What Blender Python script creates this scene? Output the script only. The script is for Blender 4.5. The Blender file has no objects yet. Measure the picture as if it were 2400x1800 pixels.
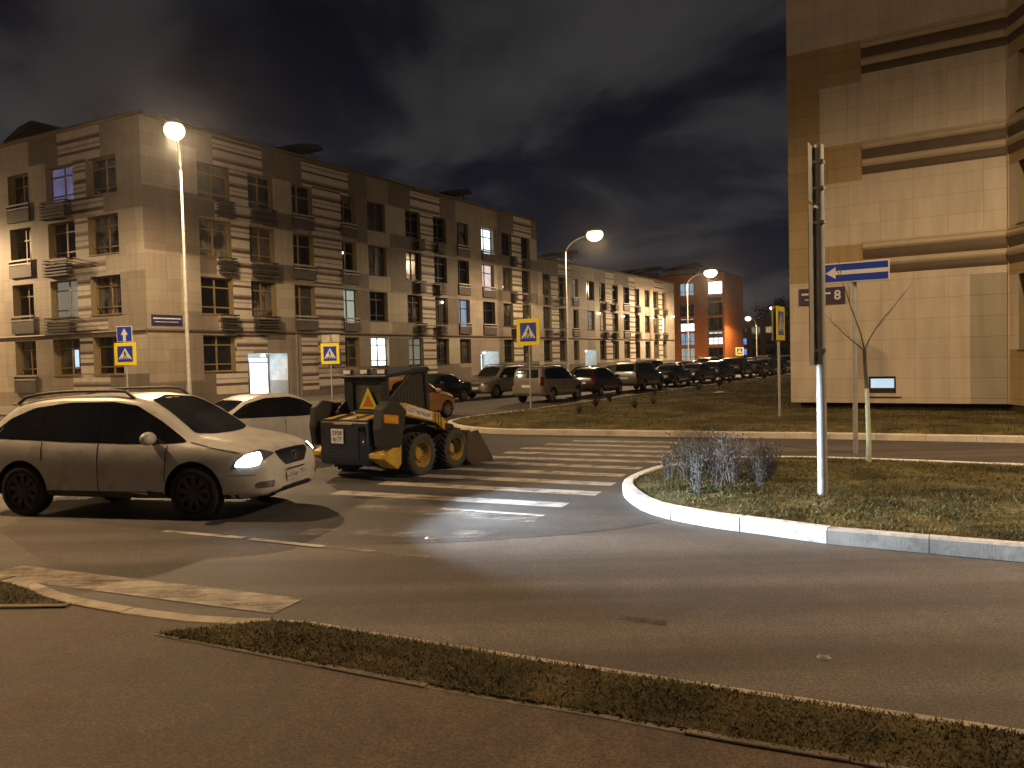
import bpy, bmesh, math, random
import numpy as np
from mathutils import Vector, Matrix
from mathutils.bvhtree import BVHTree

random.seed(7)
rng = np.random.default_rng(11)
SC = bpy.context.scene
COL = SC.collection
PI = math.pi
TH = math.radians(32)
AX, AY = math.sin(TH), math.cos(TH)        # along the side street, away from the camera
BX, BY = -math.cos(TH), math.sin(TH)       # along the main road, to the left

def ab(p, a, b):
    return (p[0] + AX*a + BX*b, p[1] + AY*a + BY*b)

# ------------------------------------------------------------------ materials
MATS = {}
def newmat(name):
    m = bpy.data.materials.new(name); m.use_nodes = True
    nt = m.node_tree; nt.nodes.clear()
    out = nt.nodes.new('ShaderNodeOutputMaterial')
    bs = nt.nodes.new('ShaderNodeBsdfPrincipled')
    nt.links.new(bs.outputs[0], out.inputs[0])
    MATS[name] = m
    return m, nt, bs
def N(nt, t, **kw):
    n = nt.nodes.new(t)
    for k, v in kw.items():
        if k in n.inputs.keys(): n.inputs[k].default_value = v
        else: setattr(n, k, v)
    return n
def coords(nt, kind='Object', scale=(1,1,1), rot=0):
    tc = N(nt, 'ShaderNodeTexCoord'); mp = N(nt, 'ShaderNodeMapping')
    mp.inputs['Scale'].default_value = scale
    mp.inputs['Rotation'].default_value = (0, 0, rot)
    nt.links.new(tc.outputs[kind], mp.inputs[0])
    return mp.outputs[0]
def mixc(nt, fac, a, b, mode='MIX'):
    n = nt.nodes.new('ShaderNodeMix'); n.data_type = 'RGBA'; n.blend_type = mode
    for sock, val in ((0, fac), (6, a), (7, b)):
        if hasattr(val, 'links'): nt.links.new(val, n.inputs[sock])
        elif sock == 0: n.inputs[0].default_value = val
        else: n.inputs[sock].default_value = (*val, 1) if len(val) == 3 else val
    return n.outputs[2]
def ramp(nt, src, stops):
    r = nt.nodes.new('ShaderNodeValToRGB')
    e = r.color_ramp.elements
    while len(e) < len(stops): e.new(.5)
    for el, (p, c) in zip(e, stops):
        el.position = p; el.color = (c, c, c, 1) if not hasattr(c, '__len__') else (*c, 1)
    nt.links.new(src, r.inputs[0])
    return r.outputs[0]
def noise(nt, vec, scale, detail=4, rough=.55, dist=0):
    n = N(nt, 'ShaderNodeTexNoise'); n.inputs['Scale'].default_value = scale
    n.inputs['Detail'].default_value = detail; n.inputs['Roughness'].default_value = rough
    n.inputs['Distortion'].default_value = dist
    nt.links.new(vec, n.inputs['Vector'])
    return n.outputs['Fac']
def bump(nt, bs, h, strength=.3, dist=.02):
    b = N(nt, 'ShaderNodeBump'); b.inputs['Strength'].default_value = strength; b.inputs['Distance'].default_value = dist
    nt.links.new(h, b.inputs['Height']); nt.links.new(b.outputs[0], bs.inputs['Normal'])

def M(name, col=(.5,.5,.5), rough=.6, metal=0., var=.18, scale=2.5, bmp=0., bscale=30., coat=0., spec=.5, dirt=0.):
    if name in MATS: return MATS[name]
    m, nt, bs = newmat(name)
    v = coords(nt)
    f = noise(nt, v, scale, 5)
    lo = tuple(c*(1-var) for c in col); hi = tuple(min(1, c*(1+var)) for c in col)
    c = mixc(nt, ramp(nt, f, [(.3, 0.), (.7, 1.)]), lo, hi)
    if dirt:
        d = noise(nt, v, scale*2.3, 6, .65)
        c = mixc(nt, ramp(nt, d, [(.5, 0.), (.75, dirt)]), c, (.05, .042, .032))
    nt.links.new(c, bs.inputs['Base Color'])
    rr = N(nt, 'ShaderNodeMapRange'); rr.inputs[3].default_value = max(.02, rough*.85); rr.inputs[4].default_value = min(1, rough*1.15)
    nt.links.new(f, rr.inputs[0]); nt.links.new(rr.outputs[0], bs.inputs['Roughness'])
    bs.inputs['Metallic'].default_value = metal
    bs.inputs['Specular IOR Level'].default_value = spec
    bs.inputs['Coat Weight'].default_value = coat
    bs.inputs['Coat Roughness'].default_value = .06
    if bmp: bump(nt, bs, noise(nt, v, bscale, 5, .6), bmp, .01)
    return m
def ME(name, col, strength, var=.0, scale=2., stretch=(1,1,1)):
    """something that gives off light: a lamp, a lit window"""
    if name in MATS: return MATS[name]
    m, nt, bs = newmat(name)
    bs.inputs['Base Color'].default_value = (.05, .05, .05, 1)
    bs.inputs['Roughness'].default_value = .3
    bs.inputs['Emission Strength'].default_value = strength
    if var:
        f = noise(nt, coords(nt, scale=stretch), scale, 3)
        c = mixc(nt, ramp(nt, f, [(.35, 0.), (.65, 1.)]), tuple(x*(1-var) for x in col), col)
        nt.links.new(c, bs.inputs['Emission Color'])
    else: bs.inputs['Emission Color'].default_value = (*col, 1)
    return m

def tile_mat(name, col, tw=1.2, th=.6, var=.1, joint=.55, rough=.55):
    """facade cladding tiles with fine joints; the coordinate runs along either wall of the building's own frame"""
    m, nt, bs = newmat(name)
    tc = N(nt, 'ShaderNodeTexCoord'); sx = N(nt, 'ShaderNodeSeparateXYZ'); cx = N(nt, 'ShaderNodeCombineXYZ')
    nt.links.new(tc.outputs['Object'], sx.inputs[0])
    ad = N(nt, 'ShaderNodeMath', operation='ADD'); nt.links.new(sx.outputs[0], ad.inputs[0]); nt.links.new(sx.outputs[1], ad.inputs[1])
    nt.links.new(ad.outputs[0], cx.inputs[0]); nt.links.new(sx.outputs[2], cx.inputs[1])
    bk = N(nt, 'ShaderNodeTexBrick'); bk.offset = 0.
    bk.inputs['Scale'].default_value = 1.; bk.inputs['Brick Width'].default_value = tw; bk.inputs['Row Height'].default_value = th
    bk.inputs['Mortar Size'].default_value = .009; bk.inputs['Mortar Smooth'].default_value = .3
    bk.inputs['Color1'].default_value = (*[c*(1-var) for c in col], 1); bk.inputs['Color2'].default_value = (*[c*(1+var) for c in col], 1)
    bk.inputs['Mortar'].default_value = (*[c*joint for c in col], 1)
    nt.links.new(cx.outputs[0], bk.inputs['Vector'])
    v = coords(nt); f = noise(nt, v, .6, 6, .6)
    g = noise(nt, coords(nt, scale=(3, 3, .35)), 1.2, 4)
    c = mixc(nt, .5, bk.outputs[0], ramp(nt, f, [(.3, .45), (.7, .6)]), 'OVERLAY')
    c = mixc(nt, .22, c, ramp(nt, g, [(.35, .3), (.6, 1.)]), 'MULTIPLY')
    nt.links.new(c, bs.inputs['Base Color']); bs.inputs['Roughness'].default_value = rough
    bump(nt, bs, bk.outputs['Fac'], -.4, .01)
    return m

# ------------------------------------------------------------------ mesh helper
class MB:
    def __init__(s): s.v = []; s.f = []; s.m = []
    def face(s, pts, m=0):
        i = len(s.v); s.v += [tuple(p) for p in pts]; s.f.append(tuple(range(i, i+len(pts)))); s.m.append(m); return s
    def raw(s, vs, fs, m=0, T=None):
        i = len(s.v)
        s.v += [tuple(T @ Vector(p)) for p in vs] if T is not None else [tuple(p) for p in vs]
        for f in fs: s.f.append(tuple(i+k for k in f)); s.m.append(m)
        return s
    def box(s, x0, x1, y0, y1, z0, z1, m=0, T=None):
        v = [(x, y, z) for z in (z0, z1) for y in (y0, y1) for x in (x0, x1)]
        return s.raw(v, [(0,2,3,1), (4,5,7,6), (0,1,5,4), (2,6,7,3), (0,4,6,2), (1,3,7,5)], m, T)
    def prism(s, poly, ax, a, b, m=0, T=None):
        n = len(poly)
        def P(p, h): return {'x': (h, p[0], p[1]), 'y': (p[0], h, p[1]), 'z': (p[0], p[1], h)}[ax]
        v = [P(p, a) for p in poly] + [P(p, b) for p in poly]
        f = [tuple(range(n))[::-1], tuple(range(n, 2*n))] + [(i, (i+1) % n, n+(i+1) % n, n+i) for i in range(n)]
        return s.raw(v, f, m, T)
    def tube(s, path, r, n=8, m=0, cap=True):
        path = [Vector(p) for p in path]; k = len(path)
        rs = r if hasattr(r, '__len__') else [r]*k
        vs = []; up = Vector((0, 0, 1))
        for i, p in enumerate(path):
            d = (path[min(i+1, k-1)] - path[max(i-1, 0)]).normalized()
            u = d.cross(up if abs(d.z) < .95 else Vector((1, 0, 0))).normalized(); w = d.cross(u).normalized()
            vs += [p + (u*math.cos(2*PI*j/n) + w*math.sin(2*PI*j/n))*rs[i] for j in range(n)]
        fs = [(i*n+j, i*n+(j+1) % n, (i+1)*n+(j+1) % n, (i+1)*n+j) for i in range(k-1) for j in range(n)]
        if cap: fs += [tuple(range(n))[::-1], tuple(range((k-1)*n, k*n))]
        return s.raw(vs, fs, m)
    def lathe(s, prof, n=24, m=0, T=None, cap=True):
        """profile of (radius, y) turned round the y axis"""
        vs = [(r*math.cos(2*PI*j/n), y, r*math.sin(2*PI*j/n)) for r, y in prof for j in range(n)]
        k = len(prof)
        fs = [(i*n+j, i*n+(j+1) % n, (i+1)*n+(j+1) % n, (i+1)*n+j) for i in range(k-1) for j in range(n)]
        if cap: fs += [tuple(range(n))[::-1], tuple(range((k-1)*n, k*n))]
        return s.raw(vs, fs, m, T)
    def ell(s, c, r, n=14, k=8, m=0, T=None):
        vs = []; fs = []
        for i in range(k+1):
            t = PI*i/k
            for j in range(n):
                a = 2*PI*j/n
                vs.append((c[0]+r[0]*math.sin(t)*math.cos(a), c[1]+r[1]*math.sin(t)*math.sin(a), c[2]+r[2]*math.cos(t)))
        fs = [(i*n+j, i*n+(j+1) % n, (i+1)*n+(j+1) % n, (i+1)*n+j) for i in range(k) for j in range(n)]
        return s.raw(vs, fs, m, T)
    def build(s, name, mats, parent=None, loc=None, rz=0, smooth=None, bevel=0, T=None, weld=False, seg=2):
        me = bpy.data.meshes.new(name)
        vs = [tuple(T @ Vector(p)) for p in s.v] if T is not None else s.v
        me.from_pydata(vs, [], s.f)
        if not hasattr(mats, '__len__'): mats = [mats]
        for m in mats: me.materials.append(m)
        me.polygons.foreach_set('material_index', s.m)
        if weld or bevel:
            bm = bmesh.new(); bm.from_mesh(me)
            bmesh.ops.remove_doubles(bm, verts=bm.verts, dist=1e-5)
            bmesh.ops.recalc_face_normals(bm, faces=bm.faces)
            if bevel:
                ed = [e for e in bm.edges if len(e.link_faces) == 2 and e.calc_face_angle(0) > .5]
                bmesh.ops.bevel(bm, geom=ed, offset=bevel, segments=seg, profile=.5, affect='EDGES', clamp_overlap=True)
            bm.to_mesh(me); bm.free()
        me.update()
        if smooth:
            me.shade_smooth(); me.set_sharp_from_angle(angle=math.radians(smooth))
        o = bpy.data.objects.new(name, me); COL.objects.link(o)
        if loc is not None: o.location = loc
        o.rotation_euler = (0, 0, rz)
        if parent is not None: o.parent = parent
        return o

def thing(name, label, cat, loc=(0,0,0), rz=0, group=None):
    o = bpy.data.objects.new(name, None); COL.objects.link(o)
    o.empty_display_size = .3
    o.location = loc; o.rotation_euler = (0, 0, rz); o['label'] = label; o['category'] = cat
    if group: o['group'] = group
    return o
def tag(o, label, cat, group=None):
    o['label'] = label; o['category'] = cat
    if group: o['group'] = group
    return o
def kind(o, k): o['kind'] = k; return o
def copy_tree(o, parent=None):
    c = o.copy(); COL.objects.link(c)
    if parent is not None: c.parent = parent
    for ch in list(o.children): copy_tree(ch, c)
    return c

def text_raw(s, size, bold=.012):
    cu = bpy.data.curves.new('lettering', 'FONT'); cu.body = s; cu.size = size; cu.align_x = 'CENTER'; cu.align_y = 'CENTER'; cu.resolution_u = 2; cu.offset = bold*size*1.6
    o = bpy.data.objects.new('lettering', cu)
    COL.objects.link(o)
    dg = bpy.context.evaluated_depsgraph_get(); dg.update()
    me = bpy.data.meshes.new_from_object(o.evaluated_get(dg))
    vs = [tuple(v.co) for v in me.vertices]; fs = [tuple(p.vertices) for p in me.polygons]
    bpy.data.objects.remove(o); bpy.data.meshes.remove(me); bpy.data.curves.remove(cu)
    return vs, fs
def frame_T(o, x, y, z):
    """matrix whose columns are the given axes"""
    return Matrix(((x[0], y[0], z[0], o[0]), (x[1], y[1], z[1], o[1]), (x[2], y[2], z[2], o[2]), (0, 0, 0, 1)))

# ------------------------------------------------------------------ world
w = bpy.data.worlds.new("World"); SC.world = w; w.use_nodes = True
nt = w.node_tree; nt.nodes.clear()
out = N(nt, 'ShaderNodeOutputWorld'); bg = N(nt, 'ShaderNodeBackground')
nt.links.new(bg.outputs[0], out.inputs[0])
sky = N(nt, 'ShaderNodeTexSky'); sky.sky_type = 'NISHITA'; sky.sun_disc = False
sky.sun_elevation = math.radians(-6); sky.sun_rotation = math.radians(200)
tc = N(nt, 'ShaderNodeTexCoord'); sp = N(nt, 'ShaderNodeSeparateXYZ'); nt.links.new(tc.outputs['Generated'], sp.inputs[0])
mx = N(nt, 'ShaderNodeMath', operation='MAXIMUM'); nt.links.new(sp.outputs[2], mx.inputs[0]); mx.inputs[1].default_value = 0.
ad = N(nt, 'ShaderNodeMath', operation='ADD'); nt.links.new(mx.outputs[0], ad.inputs[0]); ad.inputs[1].default_value = .22
dv = N(nt, 'ShaderNodeVectorMath', operation='DIVIDE'); nt.links.new(tc.outputs['Generated'], dv.inputs[0])
cb = N(nt, 'ShaderNodeCombineXYZ')
for i in range(3): nt.links.new(ad.outputs[0], cb.inputs[i])
nt.links.new(cb.outputs[0], dv.inputs[1])
mp = N(nt, 'ShaderNodeMapping'); mp.inputs['Scale'].default_value = (1.15, 1.0, 0); mp.inputs['Location'].default_value = (7.9, 3.1, 0); nt.links.new(dv.outputs[0], mp.inputs[0])
n1 = noise(nt, mp.outputs[0], 1.45, 9, .52, .45)
cl = ramp(nt, n1, [(.40, (.0042, .0044, .0072)), (.46, (.0095, .0095, .0120)), (.53, (.024, .0228, .0236)), (.65, (.034, .0318, .0318))])
skym = N(nt, 'ShaderNodeVectorMath', operation='SCALE'); skym.inputs[3].default_value = .05; nt.links.new(sky.outputs[0], skym.inputs[0])
hz = ramp(nt, mx.outputs[0], [(.0, (.017, .0175, .021)), (.16, (.005, .0055, .008)), (.4, (0, 0, 0))])
tot = mixc(nt, 1., cl, skym.outputs[0], 'ADD'); tot = mixc(nt, 1., tot, hz, 'ADD')
nt.links.new(tot, bg.inputs[0]); bg.inputs[1].default_value = 1.

# ------------------------------------------------------------------ camera
cam = bpy.data.cameras.new('camera'); co = bpy.data.objects.new('camera', cam); COL.objects.link(co)
cam.sensor_width = 36; cam.lens = 1803/2400*36; cam.clip_end = 3000; cam.clip_start = .05
R, P = .025, math.radians(1.9)
cr, sr, cp, sp_ = math.cos(R), math.sin(R), math.cos(P), math.sin(P)
U = Vector((0, sp_, cp)); F = Vector((0, cp, -sp_)); RR = Vector((1, 0, 0))
cX = RR*cr - U*sr; cY = RR*sr + U*cr
co.matrix_world = frame_T((0, 0, 2.1), cX, cY, -F)
SC.camera = co
SC.view_settings.view_transform = 'Standard'; SC.view_settings.look = 'None'
SC.view_settings.exposure = 0; SC.view_settings.gamma = 1
SC.render.engine = 'CYCLES'
try:
    SC.cycles.use_denoising = True; SC.cycles.max_bounces = 6; SC.cycles.diffuse_bounces = 3; SC.cycles.glossy_bounces = 3
    SC.cycles.transparent_max_bounces = 6; SC.cycles.caustics_reflective = False; SC.cycles.sample_clamp_indirect = 3.
except Exception: pass
# ------------------------------------------------------------------ ground, roads, kerbs, lawns
def asphalt(name, col, band=.5, patchy=.35, rough=.78):
    m, nt, bs = newmat(name)
    v = coords(nt); rot = math.radians(32)
    vb = coords(nt, scale=(.06, 1.05, 1), rot=rot)          # wheel tracks run along the main road
    b1 = noise(nt, vb, 1.25, 3, .5)
    p1 = noise(nt, v, .33, 6, .62, .4); p2 = noise(nt, v, 2.1, 6, .65); g = noise(nt, v, 170, 2, .7); g2 = noise(nt, v, 45, 3, .6)
    c = mixc(nt, ramp(nt, b1, [(.38, 0.), (.62, 1.)]), tuple(x*(1-band*.5) for x in col), tuple(x*(1+band*.75) for x in col))
    c = mixc(nt, patchy, c, ramp(nt, p1, [(.3, .35), (.55, .55), (.75, .8)]), 'OVERLAY')
    c = mixc(nt, patchy*.8, c, ramp(nt, p2, [(.3, .25), (.7, .75)]), 'OVERLAY')
    p3 = noise(nt, v, 8.5, 6, .7); c = mixc(nt, patchy*.8, c, ramp(nt, p3, [(.3, .28), (.7, .72)]), 'OVERLAY')
    c = mixc(nt, .75, c, ramp(nt, g, [(.25, .22), (.75, .8)]), 'OVERLAY')
    c = mixc(nt, .6, c, ramp(nt, g2, [(.38, .2), (.62, .8)]), 'OVERLAY')
    g3 = noise(nt, v, 90, 2, .5); c = mixc(nt, ramp(nt, g3, [(.66, 0.), (.72, .55)]), c, tuple(min(.5, x*3.2) for x in col)); c = mixc(nt, ramp(nt, g3, [(.28, .6), (.34, 0.)]), c, tuple(x*.35 for x in col))
    vo = N(nt, 'ShaderNodeTexVoronoi', feature='DISTANCE_TO_EDGE'); vo.inputs['Scale'].default_value = .23
    wv = N(nt, 'ShaderNodeVectorMath', operation='ADD'); nd = N(nt, 'ShaderNodeTexNoise'); nd.inputs['Scale'].default_value = .9; nd.inputs['Detail'].default_value = 6
    nt.links.new(v, nd.inputs['Vector']); sc = N(nt, 'ShaderNodeVectorMath', operation='SCALE'); sc.inputs[3].default_value = 2.2
    nt.links.new(nd.outputs['Color'], sc.inputs[0]); nt.links.new(v, wv.inputs[0]); nt.links.new(sc.outputs[0], wv.inputs[1]); nt.links.new(wv.outputs[0], vo.inputs['Vector'])
    crk = mixc(nt, 1., ramp(nt, vo.outputs['Distance'], [(.0, 1.), (.006, 0.)]), ramp(nt, p1, [(.52, 0.), (.62, .55)]), 'MULTIPLY')
    c = mixc(nt, crk, c, tuple(x*.3 for x in col))
    nt.links.new(c, bs.inputs['Base Color'])
    r = N(nt, 'ShaderNodeMapRange'); r.inputs[3].default_value = rough-.2; r.inputs[4].default_value = rough+.1
    nt.links.new(p2, r.inputs[0]); nt.links.new(r.outputs[0], bs.inputs['Roughness'])
    bump(nt, bs, mixc(nt, .4, g, g2), .55, .006)
    return m
ASPH = asphalt('road asphalt', (.078, .066, .057), patchy=.45)
PATHM = asphalt('path asphalt', (.066, .045, .029), band=.15, patchy=.7, rough=.85)
YARD = asphalt('yard paving', (.17, .145, .115), band=.1, patchy=.4)

def soil_mat(name, a, b, sc=3.):
    m, nt, bs = newmat(name); v = coords(nt)
    f = noise(nt, v, sc, 7, .65); g = noise(nt, v, .55, 5, .6); h = noise(nt, v, 38, 4, .65)
    c = mixc(nt, ramp(nt, f, [(.35, 0.), (.65, 1.)]), a, b)
    c = mixc(nt, .85, c, ramp(nt, g, [(.38, .22), (.62, .78)]), 'OVERLAY')
    c = mixc(nt, .7, c, ramp(nt, h, [(.3, .22), (.7, .78)]), 'OVERLAY')
    nt.links.new(c, bs.inputs['Base Color']); bs.inputs['Roughness'].default_value = .95; bs.inputs['Specular IOR Level'].default_value = .15
    bump(nt, bs, mixc(nt, .5, f, h), .9, .05)
    return m
SOIL = soil_mat('soil and dead turf', (.036, .030, .016), (.12, .095, .045))
TURF = soil_mat('thin turf', (.050, .045, .018), (.15, .122, .050), 2.)
KERBM = M('concrete kerb', (.42, .38, .31), .85, var=.25, scale=3, bmp=.4, bscale=60, dirt=.75)
KERBN = M('old near kerb', (.36, .31, .235), .9, var=.35, scale=2.2, bmp=.5, bscale=50, dirt=.85)
EDGEM = M('old edging stone', (.16, .135, .10), .9, var=.35, scale=3, bmp=.4, bscale=50, dirt=.8)
KERBFAR = M('limewashed far kerb', (.62, .57, .48), .8, var=.15, scale=2, bmp=.3, bscale=50, dirt=.45)
KERBW = M('whitewashed kerb', (.70, .70, .68), .75, var=.18, scale=4, bmp=.5, bscale=40, dirt=.75)
KERBG = M('grey cast kerb', (.50, .49, .46), .85, var=.2, scale=3, bmp=.3, bscale=60, dirt=.6)

def inside(poly, x, y):
    poly = np.asarray(poly); n = len(poly); r = np.zeros(len(x), bool); j = n-1
    for i in range(n):
        xi, yi = poly[i]; xj, yj = poly[j]
        c = ((yi > y) != (yj > y))
        with np.errstate(divide='ignore', invalid='ignore'):
            c &= x < (xj-xi)*(y-yi)/(yj-yi+1e-12)+xi
        r ^= c; j = i
    return r
def edist(poly, x, y):
    poly = np.asarray(poly); d = np.full(len(x), 1e9); n = len(poly)
    for i in range(n):
        a = poly[i]; b = poly[(i+1) % n]; ab_ = b-a; L = (ab_**2).sum()+1e-12
        t = np.clip(((x-a[0])*ab_[0]+(y-a[1])*ab_[1])/L, 0, 1)
        d = np.minimum(d, np.hypot(x-a[0]-t*ab_[0], y-a[1]-t*ab_[1]))
    return d
def hgt(poly, x, y, z0, mound, amp):
    d = edist(poly, x, y)
    nz = np.sin(x*1.7+y*.9)*.35+np.sin(x*.6-y*1.3+2)*.4+np.sin(x*4.1+1)*np.sin(y*3.7)*.25
    return z0 + mound*np.clip(d/.9, 0, 1) + amp*nz*np.clip(d/.35, 0, 1)
def patch(name, poly, z0, mat, cell=.5, mound=0., amp=0.):
    bm = bmesh.new(); f = bm.faces.new([bm.verts.new((x, y, 0)) for x, y in poly])
    xs = [p[0] for p in poly]; ys = [p[1] for p in poly]
    if cell:
        for ax, lo, hi in ((0, min(xs), max(xs)), (1, min(ys), max(ys))):
            t = math.floor(lo/cell)*cell+cell
            while t < hi:
                no = (1, 0, 0) if ax == 0 else (0, 1, 0); c = (t, 0, 0) if ax == 0 else (0, t, 0)
                bmesh.ops.bisect_plane(bm, geom=bm.verts[:]+bm.edges[:]+bm.faces[:], plane_co=c, plane_no=no, dist=1e-5)
                t += cell
    bmesh.ops.triangulate(bm, faces=bm.faces[:])
    X = np.array([v.co.x for v in bm.verts]); Y = np.array([v.co.y for v in bm.verts])
    Z = hgt(poly, X, Y, z0, mound, amp)
    for v, z in zip(bm.verts, Z): v.co.z = z
    bmesh.ops.recalc_face_normals(bm, faces=bm.faces[:])
    if sum(f.normal.z for f in bm.faces) < 0: bmesh.ops.reverse_faces(bm, faces=bm.faces[:])
    me = bpy.data.meshes.new(name); bm.to_mesh(me); bm.free(); me.materials.append(mat); me.shade_smooth()
    o = bpy.data.objects.new(name, me); COL.objects.link(o); o['kind'] = 'structure'
    return o
def catm(pts, k=6):
    out = []; n = len(pts)
    for i in range(n-1):
        p0, p1, p2, p3 = [Vector(pts[j]) for j in (max(i-1, 0), i, i+1, min(i+2, n-1))]
        for s in range(k):
            t = s/k
            out.append(.5*((2*p1)+(p2-p0)*t+(2*p0-5*p1+4*p2-p3)*t*t+(3*p1-p0-3*p2+p3)*t**3))
    out.append(Vector(pts[-1])); return [tuple(p) for p in out]
def kerb(name, pts, mat, h=.15, wd=.15, side=1, base=-.02, block=1., rad=.02, gap=.008):
    """kerb stones laid along a line; side=1 puts the stones on the left of the walking direction"""
    pts = [Vector(p) for p in pts]
    # resample by arc length into blocks of a few pieces
    L = [0]
    for a, b in zip(pts, pts[1:]): L.append(L[-1]+(b-a).length)
    def at(s):
        for i in range(len(pts)-1):
            if s <= L[i+1] or i == len(pts)-2:
                t = (s-L[i])/max(1e-9, L[i+1]-L[i]); return pts[i].lerp(pts[i+1], min(max(t, 0), 1)), (pts[i+1]-pts[i]).normalized()
    mb = MB(); tot = L[-1]; nb = max(1, round(tot/block)); r = random.Random(3)
    for k in range(nb):
        s0 = tot*k/nb+gap/2; s1 = tot*(k+1)/nb-gap/2; dz = r.uniform(-.006, .006); dy = r.uniform(-.006, .006)
        prof = [(0+dy, base), (0+dy, h-rad+dz), (rad+dy, h+dz), (wd-.006, h+dz), (wd, h-.006+dz), (wd, base)]
        ns = max(2, int((s1-s0)/.25)+1); vs = []
        for i in range(ns):
            p, d = at(s0+(s1-s0)*i/(ns-1)); nrm = Vector((-d.y, d.x))*side
            vs += [(p.x+nrm.x*q, p.y+nrm.y*q, z) for q, z in prof]
        m = len(prof); fs = [(i*m+j, i*m+(j+1) % m, (i+1)*m+(j+1) % m, (i+1)*m+j) for i in range(ns-1) for j in range(m)]
        fs += [tuple(range(m))[::-1], tuple(range((ns-1)*m, ns*m))]
        mb.raw(vs, fs)
    o = mb.build(name, mat); o['kind'] = 'structure'; return o

def L2(pts, a, b):  # extend helper: last point then a along B
    return pts
kind(MB().face([(-900, -300, -.06), (900, -300, -.06), (900, 1500, -.06), (-900, 1500, -.06)]).build('ground', SOIL), 'structure')
patch('road', [(-60, -20), (60, -20), (60, 40), (150, 240), (-60, 240)], 0, ASPH, cell=0)

# our side: pavement, verge, kerb
near = catm([(-22, 16.1), (-12, 10.95), (-8, 8.95), (-5.01, 7.53), (-3.86, 6.72), (-2.62, 6.17), (-1.77, 6.0), (-1.25, 5.77), (-.05, 5.2), (1.63, 4.42), (2.68, 3.95), (6, 2.35), (14, -1.7), (24, -6.7)], 5)
PZ = .085
inner = [(x+(-.43)*.15*1, y-.9*.15) for x, y in near]
patch('pavement', inner + [(24, -19), (-45, -19), (-45, 20)], PZ, PATHM, cell=0)
kerb('kerb', near, KERBN, h=PZ+.006, side=-1, block=1., rad=.012)
vinn = [p for p in inner if -2.75 < p[0]]
low = [(24, -8.7), (14, -2.95), (6, 1.35), (2.05, 3.52), (1.22, 3.9), (.35, 4.32), (-.27, 4.58), (-1.75, 5.30), (-2.72, 5.77)]
vtop = [(x-.43*.085, y-.9*.085) for x, y in near if x-.064 > -2.1]
verge = vtop + low
patch('verge', verge, PZ+.013, SOIL, cell=.2, mound=.035, amp=.016)
edge = low[::-1]
kerb('path_edging', catm(edge, 3), EDGEM, h=PZ+.010, wd=.055, side=-1, block=.8, rad=.006)
vinL = [p for p in inner if p[0] < -3.6]
vergeL = vinL + [(-3.82, 6.52), (-4.75, 6.55), (-6.2, 7.3), (-9, 8.6), (-22, 15.2)]
patch('verge', vergeL, PZ+.004, SOIL, cell=.3, mound=.03, amp=.012)
kerb('path_edging', [(-22, 15.2), (-9, 8.6), (-6.2, 7.3), (-4.75, 6.55), (-3.82, 6.52)], EDGEM, h=PZ+.018, wd=.075, side=-1, block=.8, rad=.006)
corner = [(-3.0, 3.45), (-2.55, 3.2), (-2.2, 2.85), (-2.15, 2.4), (-2.6, 1.6), (-8, 1.6), (-8, 5.6)]
patch('verge', corner, PZ+.004, SOIL, cell=.3, mound=.02, amp=.01)

# median island
nose = [(20, 5.35), (12, 10.4), (9.0, 12.15), (6.6, 13.55), (5.2, 14.2), (3.9, 14.25), (2.7, 13.55), (2.0, 12.6), (1.66, 11.75), (1.66, 10.75), (1.82, 10.0), (2.3, 9.28), (2.84, 8.79), (3.38, 8.3)]
tail = [(3.38, 8.3), (4.47, 7.66), (5.05, 7.32), (8, 5.5), (14, 1.75), (20, -2.0)]
noseC = catm(nose, 5); tailC = catm(tail, 3)
kerb('kerb', noseC, KERBW, h=.17, side=1, block=1.0, gap=.014)
kerb('kerb', tailC, KERBG, h=.17, side=1, block=1.0)
def offset_in(pts, d):
    out = []
    for i, p in enumerate(pts):
        a = Vector(pts[max(i-1, 0)]); b = Vector(pts[min(i+1, len(pts)-1)]); t = (b-a).normalized()
        out.append((p[0]-t.y*d, p[1]+t.x*d))
    return out
island = offset_in(noseC + tailC[1:], .14)
patch('lawn', island, .15, TURF, cell=.4, mound=.06, amp=.03)

# far side: kerb round the corner lawn and along the side street
fk = [(60, 158)] + [ab((.6, 29.45), a, 0) for a in (90, 60, 40, 20, 8)] + [(.55, 29.4), (-.75, 27.6), (-1.75, 26.0), (-2.08, 24.6), (-1.75, 23.1), (-1.1, 22.1), (-.2, 21.35), (1.7, 20.5), (3.64, 19.72), (5.4, 19.0), (7.47, 18.2), (9.05, 17.45), (11.1, 16.5), (16, 13.9), (26, 8.4), (40, .6)]
fk = fk[1:]
fkC = catm(fk, 4)
kerb('kerb', fkC, KERBFAR, h=.15, side=1, block=1.)
lawn2 = offset_in(fkC, .14)
farlawn = lawn2 + [(60, 20), (60, 120)]
patch('lawn', farlawn, .13, TURF, cell=1.0, mound=.09, amp=.03)
# pavement in front of the flats across the street
C1 = (-18.07, 38.37)
pv = [ab(C1, 95, -6.2), ab(C1, 20, -6.2), ab(C1, 2, -6.2), ab(C1, -3.5, -5.0), ab(C1, -5.2, -2), ab(C1, -5.2, 40), ab(C1, 4, 45), ab(C1, 95, 3)]
patch('pavement', pv, .10, YARD, cell=0)
kerb('kerb', catm(pv[:6], 4), KERBM, h=.12, side=-1)

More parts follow.
